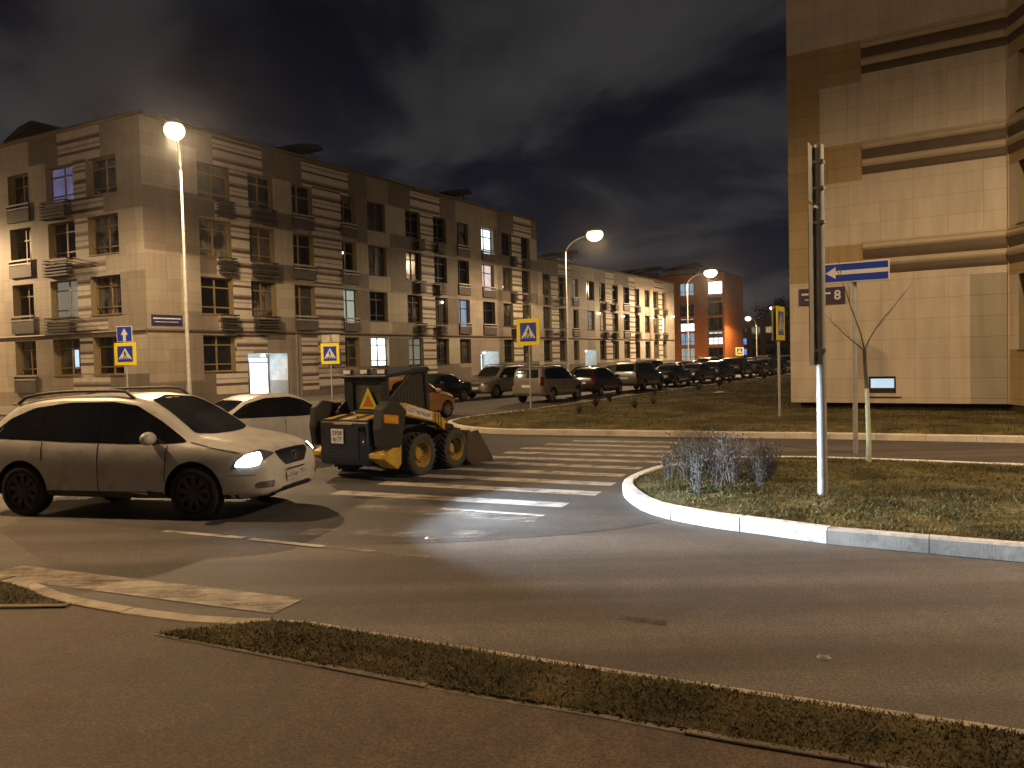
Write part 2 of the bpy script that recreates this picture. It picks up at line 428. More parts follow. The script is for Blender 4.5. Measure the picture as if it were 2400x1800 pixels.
# road markings, worn
def worn(name, col, lo, hi, sc=2.2):
    m, nt, bs = newmat(name); v = coords(nt, scale=(1, 1, 1))
    f = noise(nt, v, sc, 8, .68); g = noise(nt, coords(nt, scale=(.5, 3, 1), rot=math.radians(25)), 3.5, 6, .65)
    a = mixc(nt, .5, f, g)
    bw = N(nt, 'ShaderNodeRGBToBW'); nt.links.new(a, bw.inputs[0])
    k = ramp(nt, bw.outputs[0], [(lo, 0.), (hi, 1.)])
    nt.links.new(mixc(nt, ramp(nt, f, [(.3, 0), (.7, 1)]), tuple(c*.75 for c in col), col), bs.inputs['Base Color'])
    bs.inputs['Roughness'].default_value = .7
    tr = N(nt, 'ShaderNodeBsdfTransparent'); mxs = N(nt, 'ShaderNodeMixShader')
    out = [n for n in nt.nodes if n.type == 'OUTPUT_MATERIAL'][0]
    nt.links.new(k, mxs.inputs[0]); nt.links.new(tr.outputs[0], mxs.inputs[1]); nt.links.new(bs.outputs[0], mxs.inputs[2]); nt.links.new(mxs.outputs[0], out.inputs[0])
    return m
NEWASPH = asphalt('darker relaid asphalt', (.050, .046, .044), band=.25, patchy=.6, rough=.7)
relaid = catm([(-7.5, 11.2), (-5, 10.1), (-2.5, 8.95), (-.9, 8.8), (.4, 9.0), (1.4, 9.35), (1.95, 9.72)], 4)+[(1.62, 10.8), (1.62, 11.8), (2.0, 12.7), (2.75, 13.7), (3.9, 14.4), (5.5, 18.7), (3.6, 19.6), (1.7, 20.35), (-.3, 21.2), (-1.9, 22.6), (-3.2, 20.5), (-4.0, 17), (-5.5, 14)]
kind(MB().face([(x, y, .003) for x, y in relaid]).build('road_relaid_patch', NEWASPH), 'structure')
WHITE_OLD = worn('worn white road paint', (.43, .40, .35), .33, .53)
WHITE_FAINT = worn('nearly gone road paint', (.26, .245, .22), .45, .64)
WHITE_GOOD = worn('dusty white road paint', (.33, .285, .215), .33, .56)
def strip(p, q, wdt, mats, z=.007, name='crosswalk_marking'):
    p = Vector(p); q = Vector(q); d = (q-p).normalized(); n = Vector((-d.y, d.x))*wdt/2
    mb = MB().face([(*(p-n), z), (*(q-n), z), (*(q+n), z), (*(p+n), z)])
    return kind(mb.build(name, mats), 'structure')
strip((-5.4, 8.02), (-1.98, 6.60), .42, WHITE_GOOD)
strip((-2.65, 9.52), (-.2, 9.12), .38, WHITE_FAINT)
strip((-2.3, 11.15), (.3, 9.92), .40, WHITE_FAINT)
strip((-1.1, 10.7), (.32, 10.02), .36, WHITE_OLD)
for i, (p, q) in enumerate([((-2.9, 12.4), (.72, 10.83)), ((-2.3, 13.25), (1.28, 11.68)), ((-2.1, 14.18), (1.62, 12.5)), ((-1.9, 15.1), (1.92, 13.4)), ((-1.2, 15.85), (2.35, 14.2)), ((-.75, 16.5), (2.9, 14.95)), ((-.2, 17.15), (3.1, 15.8)), ((.2, 17.9), (3.4, 16.5)), ((.8, 18.6), (3.6, 17.35)), ((1.5, 19.2), (3.9, 18.2))]):
    strip(p, q, .34, WHITE_OLD)
strip((-4.5, 9.78), (-3.3, 9.28), .1, WHITE_OLD, name='lane_marking')
strip((-2.9, 9.05), (-.85, 8.1), .1, WHITE_FAINT, name='lane_marking')
strip((-3.2, 9.2), (-2.2, 8.72), .1, WHITE_OLD, z=.010, name='lane_marking')
# dark patches and a drain cover on the road
DARKP = worn('oil stain', (.05, .043, .037), .40, .62, 7)
strip((.80, 6.10), (1.16, 5.95), .10, DARKP, name='road_stain')
IRON = M('cast iron', (.10, .09, .08), .6, .6, var=.3)
for p in ((9.9, 36.6),):
    mb = MB().lathe([(.32, 0), (.33, .02), (.30, .028), (.02, .03)], 20, 0, Matrix.Rotation(PI/2, 4, 'X'))
    o = mb.build('manhole_cover', M('manhole rim', (.45, .42, .36), .6, .3), loc=(p[0], p[1], .23), smooth=30)
    tag(o, 'round manhole cover lying in the far lawn by the parked cars', 'manhole')

# grass blades
def grass(name, poly, n, z0, mound, amp, hmin, hmax, mats, wdt=.006, box=None, dens=None, clump=.5, lean=1.1):
    P = np.asarray(poly); lo = P.min(0); hi = P.max(0)
    if box: lo = np.maximum(lo, box[0]); hi = np.minimum(hi, box[1])
    X = []; Y = []; tot = 0
    while tot < n:
        x = rng.uniform(lo[0], hi[0], n*2); y = rng.uniform(lo[1], hi[1], n*2)
        k = inside(poly, x, y)
        nz = np.sin(x*3.1+np.sin(y*2.3)*2)*np.sin(y*2.7+np.sin(x*1.9)*2)
        k &= rng.random(len(x)) < 1-clump+clump*(.5+.5*nz)
        if dens is not None: k &= rng.random(len(x)) < dens(x, y)
        X.append(x[k]); Y.append(y[k]); tot += k.sum()
    x = np.concatenate(X)[:n]; y = np.concatenate(Y)[:n]
    z = hgt(poly, x, y, z0, mound, amp)-.01
    a = rng.uniform(0, 2*PI, n); h = rng.uniform(hmin, hmax, n); ln = rng.uniform(.2, 1., n)*h*lean; b = a+rng.uniform(-1, 1, n)+PI/2; ww = wdt*rng.uniform(.6, 1.4, n)
    V = np.empty((n, 3, 3))
    V[:, 0] = np.stack([x-np.cos(a)*ww, y-np.sin(a)*ww, z], 1); V[:, 1] = np.stack([x+np.cos(a)*ww, y+np.sin(a)*ww, z], 1)
    V[:, 2] = np.stack([x+np.cos(b)*ln, y+np.sin(b)*ln, z+h], 1)
    me = bpy.data.meshes.new(name)
    me.vertices.add(3*n); me.vertices.foreach_set('co', V.reshape(-1).astype(np.float32))
    me.loops.add(3*n); me.loops.foreach_set('vertex_index', np.arange(3*n, dtype=np.int32))
    me.polygons.add(n); me.polygons.foreach_set('loop_start', np.arange(0, 3*n, 3, dtype=np.int32))
    for m in mats: me.materials.append(m)
    me.polygons.foreach_set('material_index', rng.integers(0, len(mats), n).astype(np.int32))
    me.update(); me.validate()
    o = bpy.data.objects.new(name, me); COL.objects.link(o); o['kind'] = 'stuff'
    return o
def blade(name, c): return M(name, c, .8, var=.5, scale=.9, spec=.2)
vergeG = [(x+.01, y+.03) if i < len(vtop) else (x-.01, y-.03) for i, (x, y) in enumerate(verge)]
GB = [blade('grass olive', (.105, .098, .032)), blade('grass dull green', (.060, .075, .028)), blade('grass straw', (.15, .125, .06)), blade('grass brown', (.105, .078, .034))]
grass('grass', vergeG, 42000, PZ+.015, .035, .016, .008, .036, [GB[0], GB[3], GB[2], GB[0], GB[1]], .006, lean=1.7, box=((-3, -2), (8, 7)), clump=.6)
grass('grass', vergeL, 8000, PZ+.004, .03, .012, .01, .035, GB, .006, lean=2., box=((-8, 5), (-3, 12)), clump=.5)
grass('grass', corner, 3000, PZ+.004, .02, .01, .02, .06, GB, .004)
grass('grass', island, 90000, .15, .06, .03, .012, .055, GB+[GB[1]], .008, box=((1, 2), (13, 15)), clump=.85, lean=1.8)
grass('grass', island, 7000, .15, .06, .03, .02, .06, [GB[3], GB[1], GB[0]], .010, box=((1, 6), (8, 12.5)), clump=.95, lean=1.5)
grass('grass', farlawn, 70000, .13, .09, .03, .04, .11, [GB[0], GB[0], GB[2], GB[3]], .012, box=((-3, 10), (34, 64)), clump=.7)
# ------------------------------------------------------------------ apartment buildings
LT = tile_mat('light tan cladding', (.43, .385, .31))
MT = tile_mat('mid brown cladding', (.285, .245, .195))
DK = tile_mat('dark brown cladding', (.17, .142, .112))
STW = M('pale cladding slats', (.56, .51, .43), .55, var=.12)
STG = M('grey cladding slats', (.27, .255, .24), .55, var=.15)
STB = M('red brown cladding slats', (.105, .058, .042), .55, var=.2)
OCH = tile_mat('ochre cladding', (.34, .245, .115))
BRK = tile_mat('orange brick', (.56, .17, .035), .25, .075, .25, .7)
GRYT = tile_mat('grey cladding', (.30, .27, .20))
WFR = M('golden brown window frames', (.26, .18, .075), .45, var=.1)
WFD = M('dark window frames', (.04, .035, .03), .5, var=.1)
REV = M('window reveals', (.21, .165, .085), .6, var=.1)
RAIL = M('balcony rails', (.42, .39, .36), .5, .2, var=.1)
BASK = M('balcony screens', (.10, .088, .085), .6, .2, var=.2)
ROOFM = M('roofing felt', (.05, .045, .04), .9)
PIPEM = M('gutter band', (.13, .10, .075), .6)
def glass(name, col, rough=.08):
    m = M(name, col, rough, var=.5, scale=1.4, spec=.6); return m
def curtain(name, a, b, sc):
    m, nt, bs = newmat(name); v = coords(nt, scale=(1, 1, .06)); f = noise(nt, v, sc, 3, .6, .4); h = noise(nt, coords(nt), .8, 3)
    c = mixc(nt, ramp(nt, f, [(.35, 0.), (.65, 1.)]), a, b); c = mixc(nt, ramp(nt, h, [(.46, 0.), (.54, .85)]), c, (.012, .012, .014))
    nt.links.new(c, bs.inputs['Base Color']); bs.inputs['Roughness'].default_value = .12; bs.inputs['Specular IOR Level'].default_value = .6; return m
GD = [glass('dark window glass', (.016, .017, .020)), glass('dark glass with drawn blind', (.085, .08, .07), .18), curtain('glass with drawn curtains', (.07, .065, .055), (.24, .22, .19), 9), glass('black window glass', (.008, .008, .010), .05)]
LIT = {
 'white': ME('lit window, cold white', (.80, .93, 1.), 2.2, .25, 1.2, (1, 1, .4)),
 'bright': ME('lit window, bright white', (.93, .97, 1.), 3.2, .12, 1.5),
 'pink': ME('lit window, pinkish', (1., .78, .74), .85, .25, 1.5),
 'blue': ME('lit window, bluish', (.42, .58, .80), .62, .35, 1.8, (1, 1, .3)),
 'green': ME('lit window, greenish curtains', (.72, .80, .66), .50, .25, 1.5, (2, 2, .2)),
 'violet': ME('lit window, violet', (.32, .30, .62), .34, .45, 1.1),
 'cream': ME('lit window, cream blinds', (.85, .80, .62), .22, .25, 2.0, (3, 3, .2)),
 'teal': ME('lit window, pale teal', (.55, .85, .85), .95, .3, 1.5, (1, 1, .3)),
 'deep': ME('lit window, deep blue', (.16, .36, 1.), 1.0, .3, 1.5),
 'warm': ME('lit window, warm', (1., .62, .30), .5, .3, 1.5),
}

class Facade:
    """a wall in its own (s along, d inward, z up) frame"""
    def __init__(f, root, o, dr, inw):
        f.root = root
        f.T = frame_T((o[0], o[1], 0), (dr[0], dr[1], 0), (inw[0], inw[1], 0), (0, 0, 1))
        f.open = []; f.reg = []
    def opening(f, s0, s1, z0, z1, dep=.35): f.open.append((s0, s1, z0, z1, dep))
    def region(f, s0, s1, z0, z1, m): f.reg.append((s0, s1, z0, z1, m))
    def stripes(f, s0, s1, z0, z1, seed=1):
        r = random.Random(seed); z = z0; pat = ['w', 'b', 'w', 'g', 'w', 'b', 'g', 'w']; i = r.randrange(8)
        while z < z1-.02:
            t = {'w': r.uniform(.13, .24), 'b': r.uniform(.12, .20), 'g': r.uniform(.07, .13)}[pat[i % 8]]
            f.region(s0, s1, z, min(z1, z+t), {'w': 3, 'g': 4, 'b': 5}[pat[i % 8]]); z += t; i += 1
    def wall(f, L, H, default, mats, name='wall', z0=0):
        ss = sorted({0, L} | {min(L, max(0, v)) for o in f.open for v in o[:2]} | {min(L, max(0, v)) for r in f.reg for v in r[:2]})
        zs = sorted({z0, H} | {min(H, max(z0, v)) for o in f.open for v in o[2:4]} | {min(H, max(z0, v)) for r in f.reg for v in r[2:4]})
        mb = MB()
        for a, b in zip(ss, ss[1:]):
            if b-a < 1e-6: continue
            sc = (a+b)/2; run = None
            ops = [o for o in f.open if o[0] < sc < o[1]]; rgs = [r for r in f.reg if r[0] < sc < r[1]]
            for c, d in zip(zs, zs[1:]):
                zc = (c+d)/2
                hit = any(o[2] < zc < o[3] for o in ops)
                m = default
                for r in rgs:
                    if r[2] < zc < r[3]: m = r[4]
                if hit: m = None
                if run and run[2] == m: run[1] = d
                else:
                    if run and run[2] is not None: mb.face([(a, 0, run[0]), (b, 0, run[0]), (b, 0, run[1]), (a, 0, run[1])], run[2])
                    run = [c, d, m]
            if run and run[2] is not None: mb.face([(a, 0, run[0]), (b, 0, run[0]), (b, 0, run[1]), (a, 0, run[1])], run[2])
        k = len(mats)-1
        for s0, s1, a, b, dep in f.open:
            if dep > 1: continue
            mb.face([(s0, 0, a), (s0, dep, a), (s0, dep, b), (s0, 0, b)], k); mb.face([(s1, 0, a), (s1, dep, a), (s1, dep, b), (s1, 0, b)], k)
            mb.face([(s0, 0, b), (s1, 0, b), (s1, dep, b), (s0, dep, b)], k); mb.face([(s0, 0, a), (s1, 0, a), (s1, dep, a), (s0, dep, a)], k)
        return mb.build(name, mats, f.root, T=f.T)
    def window(f, s0, s1, z0, z1, dep=.35, pane=None, frame=None, mull=(.5,), trans=.74, low=.2, sill=True):
        f.opening(s0, s1, z0, z1, dep); fr = .055; y0, y1 = dep-.09, dep-.02
        mb = MB()
        mb.box(s0, s0+fr, y0, y1, z0, z1); mb.box(s1-fr, s1, y0, y1, z0, z1)
        mb.box(s0+fr, s1-fr, y0, y1, z0, z0+fr); mb.box(s0+fr, s1-fr, y0, y1, z1-fr, z1)
        zt = z0+(z1-z0)*trans
        hs = [zt] + ([z0+(z1-z0)*low] if low else [])
        for h in hs: mb.box(s0+fr, s1-fr, y0-.01, y1, h-.035, h+.035)
        for q in mull:
            sx = s0+(s1-s0)*q; mb.box(sx-.04, sx+.04, y0-.004, y1, z0+fr, z1-fr)
        if sill: mb.box(s0-.03, s1+.03, -.05, dep-.1, z0-.05, z0-.003)
        w = mb.build('window', frame or WFR, f.root, T=f.T)
        g = MB().face([(s0, dep-.035, z0), (s1, dep-.035, z0), (s1, dep-.035, z1), (s0, dep-.035, z1)])
        if pane is None: pane = random.choice(GD)
        g.build('pane', pane, w, T=f.T)
        return w
    def rail(f, s0, s1, z0, z1, seed=0):
        mb = MB(); y0, y1 = -.13, -.09
        mb.box(s0, s1, y0, y1, z1-.09, z1, 0); mb.box(s0, s1, y0, y1, z1-.30, z1-.22, 0)
        mb.box(s0, s1, y0+.01, y1, z0, z1-.34, 1); mb.box(s0, s1, y0, -.003, z0-.04, z0-.003, 1)
        for q in (s0, s1-.03): mb.box(q, q+.03, y0+.012, -.003, z0, z1-.1, 1)
        return mb.build('balcony_rail', [RAIL, BASK], f.root, T=f.T)
    def basket(f, s0, s1, z0, z1, out=.45):
        mb = MB(); n = 6
        for i in range(n):
            z = z0+(z1-z0)*i/(n-1); mb.box(s0, s1, -out, -out+.03, z-.035, z+.035, i % 2)
            mb.box(s0, s0+.03, -out+.032, -.003, z-.035, z+.035, i % 2); mb.box(s1-.03, s1, -out+.032, -.003, z-.035, z+.035, i % 2)
        mb.box(s0+.04, s1-.04, -out+.05, -.02, z0+.02, z0+.06, 1)
        mb.box(s0+.1, s1-.1, -out+.1, -.06, z0+.09, z0+.62, 1)
        return mb.build('balcony_basket', [BASK, WFD], f.root, T=f.T)
WALLM = [LT, MT, DK, STW, STG, STB, REV]
def roof_vent(root, x, y, z, L, W, hb, rise, rot=0):
    mb = MB().box(-L*.36, L*.36, -W*.36, W*.36, 0, hb)
    o = mb.build('roof_vent', MT, root, loc=(x, y, z), rz=rot, bevel=.02)
    c = MB().prism([(-L/2, hb+.18), (-L/2+.15, hb+.1), (L/2, hb+.18+rise), (L/2-.4, hb+.45+rise), (0, hb+.5+rise*.55)], 'y', -W/2, W/2)
    for sx in (-.3, .3):
        for sy in (-.3, .3): c.box(L*sx-.04, L*sx+.04, W*sy-.04, W*sy+.04, hb-.01, hb+.2+rise*(sx+.5))
    c.build('canopy', ROOFM, o)
    return o
def entrance(f, s0, s1, z1, door0, door1, dep=1.7, power=14, lit='bright'):
    f.opening(s0, s1, .12, z1, dep)
    mb = MB(); zb = .12; zm = 1.15
    pal, gry = 0, 1
    for a, b, m in ((zb, zm, gry), (zm, z1, pal)):
        mb.face([(s0, 0, a), (s0, dep, a), (s0, dep, b), (s0, 0, b)], m); mb.face([(s1, 0, a), (s1, dep, a), (s1, dep, b), (s1, 0, b)], m)
        mb.face([(s0, dep, a), (s1, dep, a), (s1, dep, b), (s0, dep, b)], m)
    mb.face([(s0, 0, z1), (s1, 0, z1), (s1, dep, z1), (s0, dep, z1)], pal); mb.face([(s0, 0, zb), (s1, 0, zb), (s1, dep, zb), (s0, dep, zb)], gry)
    e = mb.build('entrance_lobby', [M('lobby plaster', (.55, .57, .56), .6), M('lobby dado', (.26, .26, .25), .6)], f.root, T=f.T)
    d = MB(); y = dep-.08
    for a, b in ((door0, door0+.06), (door1-.06, door1)): d.box(a, b, y, y+.06, zb, z1-.18)
    for a, b in ((zb, zb+.08), (2.2, 2.28), (1.18, 1.23), (z1-.24, z1-.18)): d.box(door0+.06, door1-.06, y, y+.06, a, b)
    d.box(door0-.14, door0-.02, y-.1, y+.04, zb, z1-.2)
    dd = d.build('entrance_door', M('grey door frame', (.20, .21, .22), .4, .3), f.root, T=f.T)
    MB().face([(door0, dep-.03, zb), (door1, dep-.03, zb), (door1, dep-.03, z1-.2), (door0, dep-.03, z1-.2)]).build('pane', LIT[lit], dd, T=f.T)
    lp = MB().lathe([(.14, 0), (.15, -.03), (.10, -.07), (.01, -.08)], 14, 0, Matrix.Rotation(PI/2, 4, 'X'))
    sc = (s0+s1)/2+.3
    l = lp.build('ceiling_lamp', ME('lobby lamp', (.85, .95, 1), 12), f.root, loc=tuple(f.T @ Vector((sc, .8, z1-.09))))
    ld = bpy.data.lights.new('lobby light', 'POINT'); ld.energy = power*2.2; ld.color = (.75, .92, 1.); ld.shadow_soft_size = .12
    lo = bpy.data.objects.new('lobby light', ld); COL.objects.link(lo); lo.parent = f.root; lo.location = tuple(f.T @ Vector((sc, .8, z1-.25)))
def parapet(root, pts, z, name='parapet_cap', mat=None, wd=.35):
    mb = MB()
    for a, b in zip(pts, pts[1:]):
        a = Vector(a); b = Vector(b); d = (b-a).normalized(); n = Vector((-d.y, d.x))
        v = [(*(a+n*.06), z), (*(b+n*.06), z), (*(b-n*wd), z), (*(a-n*wd), z)]
        mb.raw(v+[(x, y, z+.09) for x, y, _ in v], [(3,2,1,0), (4,5,6,7), (0,1,5,4), (1,2,6,5), (2,3,7,6), (3,0,4,7)])
    return mb.build(name, mat or PIPEM, root)

FL = [(1.8, 3.75), (4.9, 6.88), (8.0, 9.98), (11.05, 12.95)]
# ---- near four storey block
b1 = thing('apartment_building', 'four storey tan and brown block with striped panels, nearest on the left behind the cars', 'apartment building', (C1[0], C1[1], 0), PI/2-TH)
H1 = 14.6
f = Facade(b1, (0, 0), (1, 0), (0, 1))
f.region(0, 3.15, 11.2, H1, 1); f.region(2.0, 3.15, 11.2, 13.6, 0); f.region(0, 3.15, 8.0, 11.2, 2); f.region(0, 3.15, 4.9, 8.0, 1); f.region(2.0, 3.15, 5.0, 7.9, 0)
f.region(0, 10, 0, 1.35, 2); f.region(10, 39, 0, 1.5, 2)
for a, b, m in ((3.15, 4.2, 1), (7.5, 10.5, 2), (14.5, 16.3, 2), (16.3, 18.4, 1), (18.4, 20.8, 2), (24.3, 26.3, 2), (26.3, 32.3, 1), (32.3, 35, 2), (38, 39, 2)): f.region(a, b, 12.9, H1, m)
for a, b, s in ((4.2, 7.5, 3), (10.5, 14.5, 5), (20.8, 24.3, 8), (35, 38, 9)): f.stripes(a, b, 12.9, H1, s)
for i, (z0, z1) in enumerate(FL):
    zlo = z0-.95; up = z1+.02
    # spandrels
    for a, b in ((3.15, 10.0), (14.9, 16.2), (18.4, 26.4), (28, 39)): f.region(a, b, zlo, z0, 2 if i != 1 else 1)
    for a, b, s in ((4.2, 7.4, 20+i), (11.2, 13.77, 30+i), (21.4, 24.0, 40+i), (35.2, 37.6, 50+i)):
        if i: f.stripes(a, b, zlo, z0, s)
    for a, b, s in ((5.2, 6.44, 60+i), (11.3, 13.77, 70+i), (21.9, 23.45, 80+i), (34.6, 36.2, 90+i)): f.stripes(a, b, z0-.02 if i else 1.35, up+.1, s)
    f.region(8.25, 9.62, zlo+.95, up+.02, 0)
    f.region(15.1, 16.25, z0, up, [1, 2, 0, 2][i]); f.region(18.05, 20.2, z0-.0, up, [2, 0, 2, 0][i]); f.region(16.2, 18.45, zlo, z0, [1, 0, 0, 0][i])
    f.region(25.05, 26.5, z0, up, [0, 2, 2, 2][i]); f.region(28, 29.9, zlo, up, [1, 0, 1, 1][i]); f.region(31.7, 33, z0, up, [1, 1, 0, 2][i]); f.region(37.7, 39, z0, up, [0, 0, 1, 0][i])
lit1 = {(8, 3): 'white', (8, 2): 'pink', (7, 1): 'blue', (3, 1): 'green', (4, 0): 'bright', (5, 0): 'cream'}
wins = [(3.17, 5.2), (6.44, 8.2), (9.66, 11.3), (13.77, 15.1), (16.25, 18.05), (20.2, 21.9), (23.45, 25.05), (26.5, 28.0), (29.9, 31.7), (33.0, 34.6), (36.2, 37.7)]
for i, (z0, z1) in enumerate(FL):
    for k, (a, b) in enumerate(wins):
        if i == 0 and k in (1, 2, 8): continue
        fb = k in (2, 3, 7, 8)             # french windows with a screen below
        zb = z0-.72 if fb and i else z0
        L_ = lit1.get((k, i)); pane = LIT[L_] if L_ else GD[(k*7+i*3) % 4]
        f.window(a, b, zb, z1, .36, pane, WFD if (L_ or k > 3) else WFR, mull=(.38,) if fb else (.5,), low=.2 if not fb else .3, sill=not fb)
        if fb and i: f.rail(a-.05, b+.05, zb, zb+.85)
    if i:
        f.basket(4.3, 5.2, FL[i][0]-.85, FL[i][0]-.05, .5); f.basket(6.5, 8.1, FL[i][0]-.85, FL[i][0]-.05, .5)
        f.basket(21.2, 21.95, FL[i][0]-.85, FL[i][0]-.1); f.basket(23.5, 24.4, FL[i][0]-.85, FL[i][0]-.1)
        f.basket(34.2, 34.9, FL[i][0]-.85, FL[i][0]-.1); f.basket(36.2, 37.2, FL[i][0]-.85, FL[i][0]-.1)
f.stripes(5.3, 7.45, 2.9, 3.9, 101); f.stripes(3.9, 6.0, .55, 1.75, 103); f.region(7.45, 10, 1.35, 3.95, 1); f.stripes(10.05, 11.4, .5, 3.9, 104); f.region(9.0, 10.0, .12, 1.35, 1)
entrance(f, 6.04, 8.9, 2.75, 7.4, 8.86)
entrance(f, 29.4, 32.1, 2.75, 31.0, 32.0, power=12)
f.stripes(11.4, 13.7, .5, 1.8, 105); f.stripes(21.4, 23.5, .4, 1.7, 106); f.stripes(33.4, 36.0, .5, 1.7, 107)
f.wall(39, H1, 1, WALLM)
# corner facade towards the main road
D2 = math.radians(5)
g1 = Facade(b1, (0, 0), (math.sin(-D2), math.cos(D2)), (math.cos(D2), math.sin(D2)))
g1.region(0, 3.04, 12.0, H1, 1); g1.stripes(3.04, 6.52, 12.95, H1, 11); g1.region(6.52, 9.05, 12.6, H1, 2); g1.region(9.05, 30, 12.9, H1, 0)
for i, (z0, z1) in enumerate(FL):
    g1.region(0, 1.87, z0-.95, z1+.1, [0, 1, 0, 1][i]); g1.stripes(4.26, 5.32, z0-.02, z1+.1, 110+i)
    g1.stripes(2.95, 6.0, z0-.95, z0, 120+i); g1.region(7.6, 9.1, z0-.5, z1+.3, [1, 0, 1, 0][i]); g1.region(6.0, 9.1, z0-1.0, z0, 1)
    g1.region(0, 2.95, z0-.95, z0, [2, 1, 0, 1][i]); g1.region(13.6, 15.2, z0-.5, z1+.3, [1, 0, 1, 0][i])
    for k, (a, b) in enumerate(((1.87, 4.26), (5.32, 7.61), (9.13, 11.05), (15.2, 17.4), (18.5, 20.7), (22.3, 24.2))):
        fb = k in (2, 5); zb = z0-.5 if fb and i else z0
        pane = GD[(k+i) % 3]
        if (k, i) == (1, 3): pane = LIT['violet']
        if (k, i) == (1, 1): pane = LIT['cream']
        if (k, i) == (0, 1): pane = GD[2]
        g1.window(a, b, zb, z1, .42, pane, WFR)
        if fb and i: g1.rail(a-.05, b+.05, zb-.2, zb+.75)
    if i: g1.basket(5.5, 7.6, z0-.9, z0-.05, .45)
    else: g1.rail(9.1, 11.1, .9, 1.85)
g1.region(0, 30, 0, .9, 1)
g1.wall(30, H1, 0, WALLM)
# lit half-open balcony room on the ground floor of the corner facade
MB().face([(6.0, .375, 2.15), (6.35, .375, 2.15), (6.35, .375, 3.15), (6.0, .375, 3.15)]).build('lit_pane', ME('blue white room light', (.62, .85, 1), 1.1, .3, 2), b1, T=g1.T)
# body: end walls, roof, gutter band, roof edge rail
mb = MB(); e = g1.T @ Vector((30, 0, 0))
mb.face([(39, 0, 0), (39, 14, 0), (39, 14, H1), (39, 0, H1)]); mb.face([(39, 14, 0), (12, 14, 0), (12, 14, H1), (39, 14, H1)])
mb.build('end_wall', MT, b1)
MB().face([(0, 0, H1-.02), (39, 0, H1-.02), (39, 14, H1-.02), (12, 14, H1-.02), (e.x+12, e.y, H1-.02), (e.x, e.y, H1-.02)]).build('roof', ROOFM, b1)
parapet(b1, [(39, 0), (0, 0), (e.x, e.y)][::-1], H1)
mb = MB()
for (a, b) in (((.0, -.05), (39, -.05)),): mb.tube([(a[0], a[1], 3.98), (b[0], b[1], 3.98)], .07, 8)
p0 = g1.T @ Vector((0, -.05, 3.98)); p1 = g1.T @ Vector((30, -.05, 3.98)); mb.tube([p0, p1], .07, 8)
mb.build('gutter_band', PIPEM, b1)
mb = MB()
for h in (.28, .5): mb.tube([(.3, .35, H1+h), (38.7, .35, H1+h)], .014, 5)
for i in range(27): mb.tube([(.3+i*1.477, .35, H1+.05), (.3+i*1.477, .35, H1+.5)], .014, 5)
mb.build('roof_edge_rail', WFD, b1)
roof_vent(b1, 13.6, 4, H1, 3.7, 2.0, 1.35, .5); roof_vent(b1, 31.2, 4, H1, 3.9, 2.0, 1.35, .5)
v = g1.T @ Vector((14.8, 4, 0)); roof_vent(b1, v.x, v.y, H1, 3.9, 2.0, 1.7, .45, rot=-PI/2)
# small bulbs left on behind the panes
for s, z in ((13.95, 9.25), (24.6, 6.55), (22.2, 6.4), (33.2, 8.3)):
    q = MB().ell((0, 0, 0), (.1, .1, .1), 10, 6).build('ceiling_lamp', ME('bare bulb', (1., .85, .72), 5), b1, loc=tuple(f.T @ Vector((s, .2, z))))
# awnings and drain pipes
MB().box(12.2, 12.9, -.5, -.003, 1.9, 3.0).build('wall_cabinet', M('grey service cabinet', (.16, .13, .105), .6, .2), b1, T=f.T, bevel=.02)
MB().tube([(9.6, -.08, .1), (9.6, -.08, 3.9)], .05, 8).build('drain_pipe', STG, b1)

# ---- three storey continuation
b2 = thing('apartment_building', 'lower three storey tan block continuing the striped block towards the orange building', 'apartment building', (*ab(C1, 39.02, 0), 0), PI/2-TH)
H2 = 11.35; f2 = Facade(b2, (0, 0), (1, 0), (0, 1)); L2_ = 36.0
W2 = [(.9, 2.5), (4.0, 5.5), (7.0, 8.2), (10.1, 11.9), (13.1, 14.7), (16.4, 18.0), (19.5, 21.2), (22.8, 24.2), (25.8, 27.3), (28.6, 30.4), (31.7, 33.0)]
lit2 = {(2, 2): 'cream', (3, 1): 'cream', (4, 1): 'warm', (10, 1): 'bright'}
f2.region(0, 4, 10, H2, 2); f2.stripes(4, 6.6, 10, H2, 201); f2.region(6.6, 12, 10, H2, 0); f2.stripes(14.7, 17, 10, H2, 202); f2.region(12, 14.7, 10, H2, 1); f2.region(17, 21, 10, H2, 2); f2.stripes(21, 23, 10, H2, 203); f2.region(23, 29, 10, H2, 0); f2.stripes(29, 32, 10, H2, 204); f2.region(32, 36, 10, H2, 0)
for i, (z0, z1) in enumerate(FL[:3]):
    for a, b, s in ((2.5, 4.0, 1), (14.7, 16.4, 2), (21.2, 22.8, 3), (30.4, 31.7, 4)): f2.stripes(a, b, z0-.95 if i else .6, z1+.05, 210+i*5+s)
    for a, b in ((0, .9), (5.5, 7), (12.0, 13.1), (24.2, 25.8), (33, 36)): f2.region(a, b, z0-.95, z1+.1, 0)
    for a, b in ((8.2, 10.1), (18, 19.5), (27.3, 28.6)): f2.region(a, b, z0-.95, z1+.1, [0, 1, 0][i])
    for k, (a, b) in enumerate(W2):
        if i == 0 and k in (3,): continue
        L_ = lit2.get((k, i)); fb = k in (2, 6)
        f2.window(a, b, z0-(.7 if fb and i else 0), z1, .36, LIT[L_] if L_ else GD[(k*5+i) % 4], WFD, mull=(.5,), sill=not fb)
        if fb and i: f2.rail(a-.05, b+.05, z0-.7, z0+.1)
    if i:
        for a in (1.2, 4.1, 14.0, 16.5, 22.9, 28.9, 31.8): f2.basket(a, a+.9, z0-.85, z0-.1)
f2.region(0, 36, 0, 1.4, 2)
entrance(f2, 9.5, 12.2, 2.8, 11.2, 12.15, power=12, lit='white')
f2.wall(L2_, H2, 1, WALLM)
